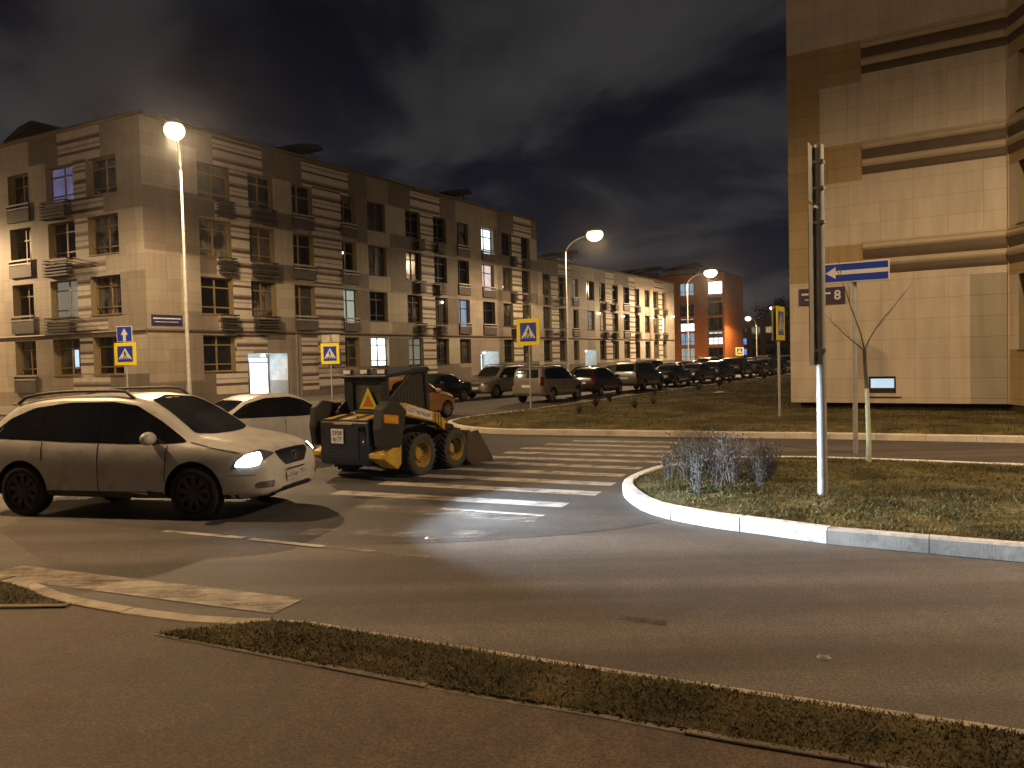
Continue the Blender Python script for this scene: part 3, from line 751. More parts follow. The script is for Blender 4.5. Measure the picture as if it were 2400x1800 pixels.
mb = MB(); mb.face([(36, 0, 0), (36, 13, 0), (36, 13, H2), (36, 0, H2)]); mb.face([(36, 13, 0), (0, 13, 0), (0, 13, H2), (36, 13, H2)]); mb.build('end_wall', LT, b2)
MB().face([(0, 0, H2-.02), (36, 0, H2-.02), (36, 13, H2-.02), (0, 13, H2-.02)]).build('roof', ROOFM, b2)
parapet(b2, [(.0, 0), (36, 0), (36, 13)], H2)
MB().tube([(0, -.05, 3.98), (36, -.05, 3.98)], .07, 8).build('gutter_band', PIPEM, b2)
roof_vent(b2, 11.8, 4, H2, 5.2, 2.2, 1.3, .7); roof_vent(b2, 35-1.5, 5, H2, 5.0, 2.2, 1.2, .7)
for (s, d, z, en) in ((35.0, -.35, 7.0, 20), (27.9, -.3, 6.6, 6), (19.0, -.3, 6.5, 6), (12.6, -.3, 6.6, 5)):
    o = MB().box(s-.12, s+.12, d, -.003, z, z+.12).build('wall_lamp', ME('wall lamp glow', (1., .78, .55), 9), b2, T=f2.T)
    ld = bpy.data.lights.new('wall light', 'POINT'); ld.energy = en; ld.color = (1., .74, .5); ld.shadow_soft_size = .1
    lo = bpy.data.objects.new('wall light', ld); COL.objects.link(lo); lo.parent = b2; lo.location = tuple(f2.T @ Vector((s, d-.25, z-.1)))

# ---- right hand block
CR = (10.97, 24.0)   # start of the bands on its long wall
b3 = thing('apartment_building', 'pale tan block with long dark ribbed bands and a small lit basement window', 'apartment building', (*ab(CR, 0, 2.18), 0), -(PI/2-TH)+PI/2-PI/2)
b3.rotation_euler = (0, 0, -math.atan2(BY, -BX))          # local x runs to the right along the main road, y away from it
Z0 = .44; H3 = 15.2; Lr = 5.98
f3 = Facade(b3, (0, 0), (1, 0), (0, 1))
M3 = [tile_mat('pale tan cladding', (.50, .43, .335), .9, .6, .05, .7), OCH, GRYT, STW, STG, STB, REV]
bands = [(10.36, 11.6), (7.35, 8.5), (4.28, 5.36), (13.4, 14.6)]
f3.region(0, .98, 4.4, 11.6, 1)
for a, b in bands: f3.region(0, 2.2, a, b+.02, 1)
f3.region(5.05, 5.98, Z0, 4.2, 2)
def basement(f):
    s0, s1, z0, z1 = 2.33, 3.09, .74, 1.26
    f.opening(s0, s1, z0, z1, .22)
    mb = MB(); mb.box(s0, s1, .12, .18, z0, z0+.16); mb.box(s0, s1, .12, .18, z1-.07, z1); mb.box(s0, s0+.04, .12, .18, z0+.16, z1-.07); mb.box(s1-.06, s1, .12, .18, z0+.16, z1-.07)
    mb.box(s0-.05, s1+.15, -.04, -.003, z0-.13, z0-.10)
    w = mb.build('basement_window', M('dark brown frame', (.045, .022, .014), .5), f.root, T=f.T)
    MB().face([(s0, .17, z0), (s1, .17, z0), (s1, .17, z1), (s0, .17, z1)]).build('pane', ME('basement light', (.62, .80, .95), .95, .12, 2), w, T=f.T)
basement(f3)
f3.wall(Lr, H3, 0, M3, z0=Z0)
# angled bay beyond the corner
an = math.radians(5); dirw = Vector((-math.sin(an), -math.cos(an)))      # towards the camera, in world
rot = Matrix.Rotation(math.atan2(BY, -BX), 2)
dl = rot @ dirw; nl = Vector((-dl.y, dl.x))
f4 = Facade(b3, (Lr, 0), (dl.x, dl.y), (nl.x, nl.y))
for z0, z1 in ((2.0, 4.1), (5.5, 7.2), (8.6, 10.2), (11.7, 13.2)):
    f4.window(.55, 2.4, z0, z1, .25, GD[1], WFD)
    f4.region(0, .55, z0, z1, 0); f4.window(3.2, 5.0, z0, z1, .25, GD[0], WFD)
f4.wall(6.5, H3, 1, M3, z0=Z0)
def ribs(z0, z1):
    mb = MB(); h = z1-z0
    for fac, s0, s1 in ((f3, 2.2, Lr), (f4, 0, 6.5)):
        T = fac.T
        def rib(a, b, o, m):
            n = 5; prof = [(0-.004, a)] + [(-o*math.sin(PI*(i+.5)/n)-.004, a+(b-a)*(i+.5)/n) for i in range(n)] + [(-.004, b)]
            vs = [tuple(T @ Vector((s, d, z))) for s in (s0, s1) for d, z in prof]; k = len(prof)
            mb.raw(vs, [(i, i+1, k+i+1, k+i) for i in range(k-1)] + [tuple(range(k)), tuple(range(k, 2*k))[::-1]], m)
        rib(z0, z0+h*.24, .02, 1); rib(z0+h*.24, z0+h*.45, .07, 0); rib(z0+h*.45, z0+h*.74, .02, 1); rib(z0+h*.74, z0+h*.92, .07, 0); rib(z0+h*.92, z1, .02, 0)
    return mb.build('ribbed_band', [M('pale rib cladding', (.42, .35, .24), .5, var=.08), M('dark rib cladding', (.085, .055, .032), .5, var=.12)], b3, smooth=40)
for a, b in ((10.58, 11.64), (7.5, 8.55), (4.42, 5.46), (13.6, 14.6)): ribs(a, b)
mb = MB()
q = [f3.T @ Vector((.25, .3, 0)), f3.T @ Vector((Lr, .3, 0)), f4.T @ Vector((6.4, .3, 0))]
for a, b in zip(q, q[1:]): mb.face([(a.x, a.y, -.1), (b.x, b.y, -.1), (b.x, b.y, Z0+.02), (a.x, a.y, Z0+.02)])
mb.face([(.25, .3, -.1), (.25, 16, -.1), (.25, 16, Z0+.02), (.25, .3, Z0+.02)])
mb.build('plinth', M('dark plinth', (.045, .038, .032), .9), b3)
mb = MB(); mb.face([(0, 0, Z0), (0, 18, Z0), (0, 18, H3), (0, 0, H3)])
mb.build('side_wall', OCH, b3)
e4 = f4.T @ Vector((6.5, 0, 0))
MB().face([(0, 0, H3), (Lr, 0, H3), (e4.x, e4.y, H3), (e4.x+16, e4.y, H3), (16, 18, H3), (0, 18, H3)]).build('roof', ROOFM, b3)
mb = MB().face([(0, 0, Z0), (Lr, 0, Z0), (e4.x, e4.y, Z0), (e4.x+16, e4.y, Z0), (16, 18, Z0), (0, 18, Z0)]).build('soffit', STG, b3)
for a, b in bands[:3]:          # ends of the side wall's balcony bands, seen past the corner
    mb = MB()
    for i in range(3): mb.box(-.22, -.003, 1.0, 3.2, a+.12+i*.34, a+.30+i*.34, 0)
    mb.box(-.12, -.003, 1.0, 3.2, a+.0, a+.1, 1); mb.build('balcony_band', [STW, STB], b3)
mb = MB().box(5.985, 6.14, -.06, .05, Z0, H3).build('corner_trim', M('pale corner trim', (.46, .34, .23), .5, var=.1), b3)

# ---- street name plates on the walls (their small lettering cannot be read in the photograph)
NAVY = M('navy enamel', (.028, .026, .10), .35, var=.1); WPT = M('white lettering', (.62, .60, .62), .5, var=.05); NAVYD = M('dark plum enamel', (.045, .03, .06), .4, var=.1)
def plate(name, f, s0, s1, z0, z1, label, big, mats):
    o = thing(name, label, 'street sign', tuple((f.root.matrix_basis @ f.T) @ Vector(((s0+s1)/2, -.03, z0))), 0)
    T = Matrix.Translation(-Vector(o.location)) @ f.root.matrix_basis @ f.T
    MB().box(s0, s1, -.05, -.012, z0, z1).build('plate', mats[0], o, T=T)
    mb = MB(); h = z1-z0; x0 = s0+.08; x1 = s1-.42 if big else s1-.1
    mb.face([(x0, -.054, z0+h*.60), (x1, -.054, z0+h*.60), (x1, -.054, z0+h*.72), (x0, -.054, z0+h*.72)])
    mb.face([(x0+.1, -.054, z0+h*.30), (x1-.15, -.054, z0+h*.30), (x1-.15, -.054, z0+h*.36), (x0+.1, -.054, z0+h*.36)])
    if big:
        vs, fs = text_raw(big, h*.8)
        MB().raw([(s1-.22+x, -.054, z0+h*.5+y) for x, y, _ in vs], fs).build('house_number', mats[1], o, T=T)
    mb.build('lettering', mats[1], o, T=T)
    return o
plate('street_name_sign', f, .22, 1.95, 4.22, 4.75, 'blue street name plate on the brown corner of the striped block above the gutter band', None, [NAVY, WPT])
plate('street_name_sign', f3, .3, 1.68, 3.57, 4.1, 'dark plum house number plate with an 8 on the pale wall, behind the tall pole', '8', [NAVYD, WPT])

# ---- orange buildings at the end of the street
def orange(name, label, loc, rz, Lf, Ls, H, rows, lits, win_w=2.2, pitch=3.4):
    b = thing(name, label, 'apartment building', (*loc, 0), rz)
    fa = Facade(b, (0, 0), (-1, 0), (0, 1)); fb = Facade(b, (0, 0), (0, 1), (-1, 0))
    for i, z in enumerate(rows):
        s = .3; k = 0
        while s+win_w < Lf-.4:
            L_ = lits.get((k, i)); wd_ = win_w
            fa.window(s, s+wd_, z, z+1.9, .3, LIT[L_] if L_ else GD[(k+i) % 2*3], WFD, mull=(.33, .66) if win_w > 2 else (.5,), trans=.99, low=.3, sill=False)
            if (k+i) % 2 == 0 and i > 1: fa.rail(s, s+wd_, z-1.1, z-.15)
            s += pitch+1.0; k += 1
    fa.wall(Lf, H, 0, [BRK]*6+[WFD]); fb.wall(Ls, H, 0, [BRK]*6+[WFD])
    MB().face([(0, 0, H), (-Lf, 0, H), (-Lf, Ls, H), (0, Ls, H)]).build('roof', ROOFM, b)
    MB().box(-Lf-.05, .05, -.06, .25, H, H+.12).build('parapet_cap', WFD, b)
    return b
RZ3 = -math.atan2(BY, -BX)
b4 = orange('brick_building', 'orange brick block with bright windows at the end of the street', (32.2, 116.), RZ3, 34, 10.2, 14.3, [1.1, 3.45, 5.6, 7.9, 11.1],
  {(0, 1): 'white', (1, 1): 'blue', (1, 2): 'bright', (0, 4): 'bright', (1, 4): 'blue', (1, 0): 'green'})
for sx in (-14, -7.5): roof_vent(b4, sx, 3, 14.3, 6.5, 2.6, 1.0, .5)
b5 = orange('brick_building', 'farther low orange brick block with blue lit windows behind the street lamp', (84., 232.), RZ3, 26, 14, 12.3, [1.4, 4.6, 8.0], {(3, 1): 'deep', (3, 0): 'deep', (4, 2): 'blue', (1, 2): 'warm', (2, 2): 'cream'}, 2.6, 3.2)
b6 = orange('brick_building', 'farthest orange brick block, mostly hidden behind the pale building', (112., 246.), RZ3, 30, 14, 13.2, [1.4, 4.6, 8.0], {(0, 0): 'blue', (2, 1): 'warm', (3, 2): 'cream', (5, 1): 'warm'}, 2.4, 3.2)
# ------------------------------------------------------------------ cars
def pchip(xs, ys, x):
    xs = np.asarray(xs, float); ys = np.asarray(ys, float); h = np.diff(xs); d = np.diff(ys)/h
    m = np.zeros(len(xs)); m[0] = d[0]; m[-1] = d[-1]
    for i in range(1, len(xs)-1):
        if d[i-1]*d[i] > 0:
            w1 = 2*h[i]+h[i-1]; w2 = h[i]+2*h[i-1]; m[i] = (w1+w2)/(w1/d[i-1]+w2/d[i])
    i = np.clip(np.searchsorted(xs, x)-1, 0, len(h)-1); t = (x-xs[i])/h[i]
    return (2*t**3-3*t**2+1)*ys[i]+(t**3-2*t**2+t)*h[i]*m[i]+(-2*t**3+3*t**2)*ys[i+1]+(t**3-t**2)*h[i]*m[i+1]
def curve(c): return (lambda x: pchip([p[0] for p in c], [p[1] for p in c], np.asarray(x, float)))
def spline_closed_half(P, n):
    """smooth resample of a half section"""
    P = [Vector(p) for p in P]; L = [0]
    for a, b in zip(P, P[1:]): L.append(L[-1]+max(1e-6, (b-a).length))
    t = np.linspace(0, L[-1], n)
    return np.stack([pchip(L, [p.x for p in P], t), pchip(L, [p.y for p in P], t)], 1)

def carbody(S):
    """lofted shell; S gives side, plan and section curves. Returns a bmesh"""
    x0, x1 = S['x0'], S['x1']
    u = np.linspace(0, 1, 74); e = .5-.5*np.cos(PI*u); st = x0+(x1-x0)*(.6*u+.4*e)
    zt, zs, zb, W, wt, wb = [curve(S[k])(st) for k in ('top', 'belt', 'bot', 'plan', 'roofw', 'beltw')]
    n = 40; rings = []
    for i, x in enumerate(st):
        w_ = W[i]; b = zb[i]; s = min(zs[i], zt[i]-.02); t = zt[i]; h = s-b; bw = w_*wb[i]; rw = w_*wt[i]
        ed = min(.07, (t-s)*.45)
        P = [(0, b), (w_*.70, b), (w_*.93, b+.025), (w_*.985, b+.10*h+.02), (w_, b+.42*h), (w_*.998, b+.70*h), (bw+(w_-bw)*.45, s-.07*h), (bw, s),
             (bw+(rw-bw)*.35, s+(t-ed-s)*.35), (bw+(rw-bw)*.75, s+(t-ed-s)*.75), (rw, t-ed), (rw*.9, t-ed*.35), (rw*.55, t-.006), (0, t)]
        rings.append(spline_closed_half(P, n))
    bm = bmesh.new(); grid = []
    for x, r in zip(st, rings):
        half = [(x, y, z) for y, z in r]; other = [(x, -y, z) for y, z in r[1:-1]][::-1]
        grid.append([bm.verts.new(p) for p in half+other])
    m = len(grid[0])
    for a, b in zip(grid, grid[1:]):
        for j in range(m): bm.faces.new((a[j], a[(j+1) % m], b[(j+1) % m], b[j]))
    bm.faces.new(grid[0][::-1]); bm.faces.new(grid[-1])
    bmesh.ops.recalc_face_normals(bm, faces=bm.faces[:])
    return bm
def bevel_ends(bm): pass

def decal(bvh, poly, uv, O, off, cell=.05, both=False, thick=0.):
    """a patch of the given outline lying on the shell: outline in the plane (O,u,v), pressed along u x v"""
    u, v = Vector(uv[0]).normalized(), Vector(uv[1]).normalized(); d = u.cross(v).normalized(); O = Vector(O)
    bm = bmesh.new(); bm.faces.new([bm.verts.new((p[0], p[1], 0)) for p in poly])
    for ax in (0, 1):
        lo = min(p[ax] for p in poly); hi = max(p[ax] for p in poly); t = math.floor(lo/cell)*cell+cell
        while t < hi:
            bmesh.ops.bisect_plane(bm, geom=bm.verts[:]+bm.edges[:]+bm.faces[:], plane_co=((t, 0, 0), (0, t, 0))[ax], plane_no=((1, 0, 0), (0, 1, 0))[ax], dist=1e-6)
            t += cell
    mb = MB(); co = []; bad = 0
    for vt in bm.verts:
        p = O+u*vt.co.x+v*vt.co.y
        hit, nrm, _, _ = bvh.ray_cast(p, d)
        if hit is None: co.append(None); continue
        if nrm.dot(d) > 0: nrm = -nrm
        co.append(hit+(nrm*.6-d*.4).normalized()*off)
    idx = {vt.index: i for i, vt in enumerate(bm.verts)}
    bm.verts.index_update()
    fs = [tuple(vv.index for vv in f.verts) for f in bm.faces]
    fs = [f for f in fs if all(co[i] is not None for i in f)]
    mb.raw([c if c is not None else (0, 0, 0) for c in co], fs)
    bm.free(); return mb
def addmb(*ms):
    o = MB()
    for m in ms: o.raw(m.v, m.f, 0)
    return o
def rnd(poly, r=.04, k=3):
    """round the corners of an outline"""
    out = []; n = len(poly)
    for i in range(n):
        p = Vector(poly[i]); a = Vector(poly[i-1]); b = Vector(poly[(i+1) % n])
        ra = min(r, (a-p).length*.45); rb = min(r, (b-p).length*.45); A_ = p+(a-p).normalized()*ra; B_ = p+(b-p).normalized()*rb
        for j in range(k+1):
            t = j/k; out.append(tuple((1-t)**2*A_+2*t*(1-t)*p+t*t*B_))
    return out
TYRE = M('tyre rubber', (.018, .017, .016), .85, var=.3, scale=8, bmp=.4, bscale=80, dirt=.3)
RIMM = M('alloy rims', (.32, .31, .30), .35, .7, var=.15, dirt=.5)
RIMD = M('dusty dark alloy rims', (.06, .057, .054), .5, .6, var=.2, dirt=.5)
CGLASS = M('tinted car glass', (.008, .008, .009), .04, var=.3, spec=.7)
CGLASS2 = M('windscreen glass', (.022, .023, .022), .05, var=.5, scale=2.2, spec=.8)
BLACKP = M('black plastic', (.016, .016, .016), .5, var=.2)
GRIM = M('dirty lower plastic', (.035, .032, .029), .7, var=.3)
CHROME = M('chrome', (.6, .6, .6), .15, 1., var=.05)
LAMPG = M('headlamp glass', (.12, .125, .13), .08, .3, var=.3, scale=9)
TAILR = M('red tail lamps', (.07, .006, .006), .12, var=.2, scale=8)
PLATEW = M('white number plate', (.62, .61, .58), .45, var=.05)
INK = M('black plate ink', (.015, .015, .015), .5)
def wheel(parent, x, y, r, wd, side, spokes=7, rim=None, rr=.66):
    mb = MB(); rr_ = r*rr; o = wd/2
    prof = [(rr_, -o*.75), (rr_+.03, -o*.98), (r-.05, -o), (r-.012, -o*.82), (r, -o*.5), (r, o*.5), (r-.012, o*.82), (r-.05, o), (rr_+.03, o*.98), (rr_, o*.75), (rr_-.005, 0)]
    mb.lathe(prof+[prof[0]], 36, 0, cap=False)
    t = mb.build('wheel', TYRE, parent, loc=(x, y, r), smooth=35)
    s = side; m = MB()
    m.lathe([(rr_+.012, s*o*.80), (rr_+.004, s*o*.92), (rr_-.022, s*o*.86), (rr_-.035, s*o*.35), (rr_-.035, -s*o*.5)], 32, 0, cap=False)
    m.lathe([(rr_-.03, s*o*.12), (.01, s*o*.12)], 24, 1, cap=False)
    for k in range(spokes):
        T = Matrix.Rotation(2*PI*k/spokes, 4, 'Y')
        m.prism([(-.028, .05), (.028, .05), (.04, rr_-.02), (-.04, rr_-.02)], 'y', s*o*.48, s*o*.80, 0, T @ Matrix(((1,0,0,0),(0,1,0,0),(0,0,1,0),(0,0,0,1))))
    m.lathe([(.075, s*o*.5), (.07, s*o*.86), (.03, s*o*.90), (.002, s*o*.9)], 16, 0, cap=False)
    m.build('rim', [rim or RIMM, BLACKP], t, smooth=35)
    return t

def make_car(name, S, paint, label, cat, plate=None, detail=True, rim=None):
    root = thing(name, label, cat)
    bm = carbody(S)
    me = bpy.data.meshes.new('body'); bm.to_mesh(me)
    bvh = BVHTree.FromBMesh(bm); bm.free()
    r = S['r']; wy = S['track']/2; cut = MB()
    for ax in S['axles']:
        for sd in (1, -1):
            cut.lathe([(r*1.16, sd*(wy-.22)), (r*1.16, sd*(wy+.6))], 40, 0, Matrix.Translation((ax, 0, r*1.0)))
    cutter = cut.build('arch_cut', [GRIM, GRIM, BLACKP], weld=True)
    cutter.data.polygons.foreach_set('material_index', [2]*len(cutter.data.polygons))
    me.materials.append(paint); me.materials.append(S.get('lower_mat', GRIM)); me.materials.append(BLACKP)
    body = bpy.data.objects.new('body', me); COL.objects.link(body)
    zc = S.get('cladding', 0)
    mi = [1 if p.center.z < S['bot0']+zc(p.center.x) or p.normal.z < -.8 else 0 for p in me.polygons]
    me.polygons.foreach_set('material_index', mi)
    md = body.modifiers.new('arches', 'BOOLEAN'); md.operation = 'DIFFERENCE'; md.object = cutter; md.solver = 'EXACT'
    dg = bpy.context.evaluated_depsgraph_get(); dg.update()
    nm = bpy.data.meshes.new_from_object(body.evaluated_get(dg)); body.modifiers.clear(); body.data = nm; nm.name = 'body'
    bpy.data.objects.remove(cutter)
    nm.shade_smooth(); nm.set_sharp_from_angle(angle=math.radians(38))
    body.parent = root
    # glass
    def side(poly, off, sd, cell=.06):
        if sd < 0: return decal(bvh, poly, ((1, 0, 0), (0, 0, 1)), (0, -3, 0), off, cell) if False else decal(bvh, [(-p[0], p[1]) for p in poly][::-1], ((-1, 0, 0), (0, 0, 1)), (0, -3, 0), off, cell)
        return decal(bvh, poly, ((1, 0, 0), (0, 0, 1)), (0, 3, 0), off, cell)
    # u x v must point into the body: for the left side (y+) u=(1,0,0), v=(0,0,1) gives -y ; for the right side u=(-1,0,0)
    def front(poly, off, cell=.06): return decal(bvh, poly, ((0, -1, 0), (0, 0, 1)), (5, 0, 0), off, cell)
    def rear(poly, off, cell=.06): return decal(bvh, poly, ((0, 1, 0), (0, 0, 1)), (-5, 0, 0), off, cell)
    for sd in (1, -1):
        side(rnd(S['dlo'], .05), .005, sd).build('window_trim', CGLASS, body, smooth=50)
        for k, w_ in enumerate(S['windows']):
            side(rnd(w_, .03), .008, sd).build('side_window', S.get('sideglass', CGLASS), root, smooth=60)
        for k, ln in enumerate(S['seams']):
            side(ln, .003, sd, .08).build('door_seam', BLACKP, body, smooth=60)
        for hx, hz in S['handles']:
            h = decal(bvh, rnd([(-.09, -.02), (.09, -.02), (.09, .02), (-.09, .02)], .015), ((-sd if sd < 0 else 1, 0, 0), (0, 0, 1)), (hx, 3*sd, hz), .03, .03)
            h.build('door_handle', paint, root, smooth=60)
        mx, mz = S['mirror']; hw = float(curve(S['plan'])(mx))*float(curve(S['beltw'])(mx))
        mm = MB(); mm.ell((0, 0, 0), (.085, .13, .09), 14, 8, 0); mm.box(-.04, .03, -.16 if sd > 0 else .04, -.04 if sd > 0 else .16, -.09, -.05, 1)
        mm.build('mirror', [paint, BLACKP], root, loc=(mx, sd*(hw+.12), mz), smooth=50)
        hl = S['headlamp']
        dd = Vector((-math.cos(hl['yaw']), -sd*math.sin(hl['yaw']), 0)); uu = Vector((0, 0, 1)).cross(dd) * -1
        # plane facing the lamp; u x v = dd
        vv = Vector((0, 0, 1)); uu = vv.cross(dd).normalized()
        pts = [(p[0]*(1 if sd < 0 else -1), p[1]) for p in hl['poly']]
        O = Vector((hl['at'][0], sd*hl['at'][1], hl['at'][2]))-dd*2
        decal(bvh, rnd(pts, .03), (uu, vv), O, .006, .04).build('headlight', LAMPG, root, smooth=60)
        if hl.get('lit'):
            q = [(p[0]*(1 if sd < 0 else -1), p[1]) for p in hl['lit']]
            decal(bvh, rnd(q, .03), (uu, vv), O, .012, .03).build('headlight_beam_lens', hl['mat'], root, smooth=60)
        tl = S['taillamp']; dd = Vector((math.cos(tl['yaw']), -sd*math.sin(tl['yaw']), 0)); uu = vv.cross(dd).normalized()
        pts = [(p[0]*(1 if sd > 0 else -1), p[1]) for p in tl['poly']]
        O = Vector((tl['at'][0], sd*tl['at'][1], tl['at'][2]))-dd*2
        decal(bvh, rnd(pts, .02), (uu, vv), O, .006, .05).build('tail_light', TAILR, root, smooth=60)
        for i, ax in enumerate(S['axles']): wheel(root, ax, sd*(wy-.0), r, S['tyre'], sd, S.get('spokes', 7), rim, S.get('rr', .66))
        if S.get('fog'):
            fg = S['fog']; dd = Vector((-math.cos(fg['yaw']), -sd*math.sin(fg['yaw']), 0)); uu = vv.cross(dd).normalized()
            pts = [(p[0]*(1 if sd < 0 else -1), p[1]) for p in fg['poly']]
            decal(bvh, rnd(pts, .03), (uu, vv), Vector((fg['at'][0], sd*fg['at'][1], fg['at'][2]))-dd*2, .004, .04).build('fog_light', M('fog lamp', (.12, .115, .11), .25, .2, var=.4, scale=14), root, smooth=60)
    front(rnd(S['windscreen'], .06), .006).build('windscreen', CGLASS2, root, smooth=60)
    rear(rnd(S['rearglass'], .06), .006).build('rear_window', CGLASS, root, smooth=60)
    gr = front(rnd(S['grille'], .03), .006, .04); gr.build('grille', M('grille', (.022, .023, .027), .35, .5, var=.4, scale=30), root, smooth=60)
    if S.get('slot'): front(rnd(S['slot'], .015), .006, .04).build('bumper_slot', BLACKP, body, smooth=60)
    if S.get('lip'): front(rnd(S['lip'], .03), .006, .04).build('bumper_lip', BLACKP, body, smooth=60)
    # plates
    for nm_, fx, z in (('number_plate', front, S['plate_z']), ('number_plate', rear, S['rplate_z'])):
        q = fx([(-.26, z-.056), (.26, z-.056), (.26, z+.056), (-.26, z+.056)], .016, .13)
        pl = q.build(nm_, PLATEW, root)
        if plate and fx is front:
            vs, fs = text_raw(plate, .088); t = MB(); wd = max(abs(v[0]) for v in vs); k = .235/wd
            cx = max(v.co.x for v in pl.data.vertices)+.003
            t.raw([(cx, vx*k, z+vy*1.0) for vx, vy, _ in vs], fs); t.build('lettering', INK, pl)
            fr = MB()
            for a, b, c, d in ((-.255, .255, .046, .05), (-.255, .255, -.05, -.046), (-.255, -.251, -.046, .046), (.251, .255, -.046, .046), (.137, .14, -.046, .046)):
                fr.face([(cx, a, z+c), (cx, b, z+c), (cx, b, z+d), (cx, a, z+d)])
            fr.build('plate_border', INK, pl)
    if S.get('rails'):
        for sd in (1, -1):
            x0, x1, y, z = S['rails']; zt = curve(S['top'])
            pts = [(x0-.12, sd*(y+.0), float(zt(x0))-.03)] + [(x0+(x1-x0)*t, sd*(y-.02*math.sin(PI*t)), float(zt(x0+(x1-x0)*t))+z) for t in np.linspace(0, 1, 9)] + [(x1+.14, sd*y, float(zt(x1+.1))-.03)]
            MB().tube(pts, .022, 8).build('roof_rail', BLACKP, root, smooth=50)
    if S.get('spoiler'):
        x, y, z = S['spoiler']; MB().prism([(x, z), (x-.22, z-.02), (x-.24, z-.05), (x+.02, z-.06)], 'y', -y, y).build('spoiler', paint, root, bevel=.012)
    for sd in (1, -1):
        MB().tube([(S['ws'][0], sd*.08+.12, S['ws'][1]+.012), (S['ws'][0]-.12, sd*.08-.38, S['ws'][1]+.06)], .012, 5).build('wiper', BLACKP, root)
    return root

def paint(name, col, rough=.28, metal=0., dirt=.25, coat=.6): return M(name, col, rough, metal, var=.07, scale=1.3, coat=coat, dirt=dirt)
P_WHITE = M('dusty white paint', (.55, .54, .51), .30, 0., var=.10, scale=1.6, coat=.6, dirt=.45)
# --- the white crossover in the foreground
SUV = dict(x0=-2.36, x1=2.35, r=.365, track=1.60, tyre=.235, axles=(-1.36, 1.355), bot0=.26, lower_mat=M('grubby sill plastic', (.05, .046, .04), .7, var=.3),
  cladding=lambda x: .10 if abs(x) < 1.9 else (.06 if x > 0 else .12),
  top=[(-2.36, .78), (-2.32, 1.02), (-2.18, 1.16), (-1.95, 1.36), (-1.65, 1.56), (-1.25, 1.645), (-.7, 1.672), (-.1, 1.672), (.35, 1.625), (.72, 1.475), (1.05, 1.27), (1.28, 1.125), (1.6, 1.065), (1.95, 1.0), (2.2, .92), (2.32, .80), (2.35, .66)],
  belt=[(-2.36, .74), (-2.3, .98), (-2.0, 1.07), (-1.4, 1.06), (.4, .995), (1.2, .985), (1.6, .96), (2.0, .90), (2.25, .80), (2.35, .62)],
  bot=[(-2.36, .50), (-2.25, .33), (-1.9, .28), (1.9, .26), (2.25, .29), (2.35, .36)],
  plan=[(-2.36, .70), (-2.3, .80), (-2.1, .875), (-1.6, .915), (-.5, .922), (1.2, .92), (1.7, .895), (2.0, .845), (2.2, .765), (2.3, .68), (2.35, .58)],
  roofw=[(-2.36, .80), (-2.1, .78), (-1.7, .70), (-1.2, .685), (0, .69), (.6, .71), (1.1, .78), (1.35, .82), (1.9, .80), (2.35, .80)],
  beltw=[(-2.36, .97), (-1, .955), (1, .955), (1.6, .95), (2.35, .95)],
  dlo=[(-2.02, 1.095), (-1.68, 1.36), (-1.3, 1.505), (-.7, 1.575), (0, 1.575), (.38, 1.52), (.80, 1.30), (1.24, 1.03), (.9, 1.015), (.3, 1.02), (-.6, 1.045), (-1.4, 1.08)],
  windows=[[(-1.95, 1.105), (-1.62, 1.36), (-1.25, 1.49), (-1.08, 1.515), (-1.12, 1.08)], [(-1.04, 1.08), (-1.0, 1.525), (-.7, 1.56), (-.16, 1.56), (-.12, 1.05)], [(-.05, 1.045), (-.06, 1.56), (.02, 1.558), (.36, 1.50), (.76, 1.29), (.96, 1.05), (.8, 1.03)]],
  seams=[[(1.28, 1.035), (2.02, .885), (2.02, .875), (1.28, 1.022)], [(1.86, .60), (2.2, .60), (2.2, .592), (1.86, .592)], [(-2.1, .62), (-1.83, .62), (-1.83, .61), (-2.1, .61)], [(-.105, .36), (-.09, .36), (-.09, 1.02), (-.105, 1.02)], [(.93, .52), (.945, .52), (.985, 1.0), (.97, 1.0)], [(-1.02, .78), (-1.005, .78), (-1.0, 1.04), (-1.015, 1.04)], [(-.95, .365), (.9, .365), (.9, .378), (-.95, .378)]],
  handles=[(-.86, .93), (.17, .915)], mirror=(.78, 1.10),
  headlamp=dict(yaw=.70, at=(2.12, .68, .80), poly=[(-.30, .05), (-.10, .115), (.12, .075), (.235, -.02), (.26, -.10), (.10, -.10), (-.02, -.085), (-.10, -.02)], lit=[(-.08, .085), (.11, .065), (.22, -.02), (.245, -.092), (.10, -.095), (-.03, -.075), (-.075, -.01)], mat=ME('lit headlamp', (.78, .90, 1.), 26)),
  fog=dict(yaw=.55, at=(2.2, .62, .46), poly=[(-.14, .045), (.10, .045), (.15, 0), (.10, -.045), (-.12, -.045)]),
  taillamp=dict(yaw=.7, at=(-2.2, .72, .98), poly=[(-.18, -.1), (.12, -.12), (.14, .1), (-.1, .12)]),
  windscreen=[(-.62, 1.13), (-.56, 1.36), (-.49, 1.585), (0, 1.635), (.49, 1.585), (.56, 1.36), (.62, 1.13), (.35, 1.105), (0, 1.098), (-.35, 1.105)],
  rearglass=[(-.55, 1.14), (-.48, 1.50), (.48, 1.50), (.55, 1.14)],
  grille=[(-.42, .865), (-.40, .80), (-.26, .665), (.26, .665), (.40, .80), (.42, .865), (.2, .875), (-.2, .875)],
  slot=[(-.30, .598), (-.2, .585), (.2, .585), (.30, .598), (.2, .612), (-.2, .612)],
  lip=[(-.5, .30), (-.38, .385), (.38, .385), (.5, .30)],
  plate_z=.51, rplate_z=.80, rails=(-1.55, .12, .585, .055), spoiler=(-1.62, .52, 1.585), ws=(1.2, 1.12), spokes=9, rr=.66)
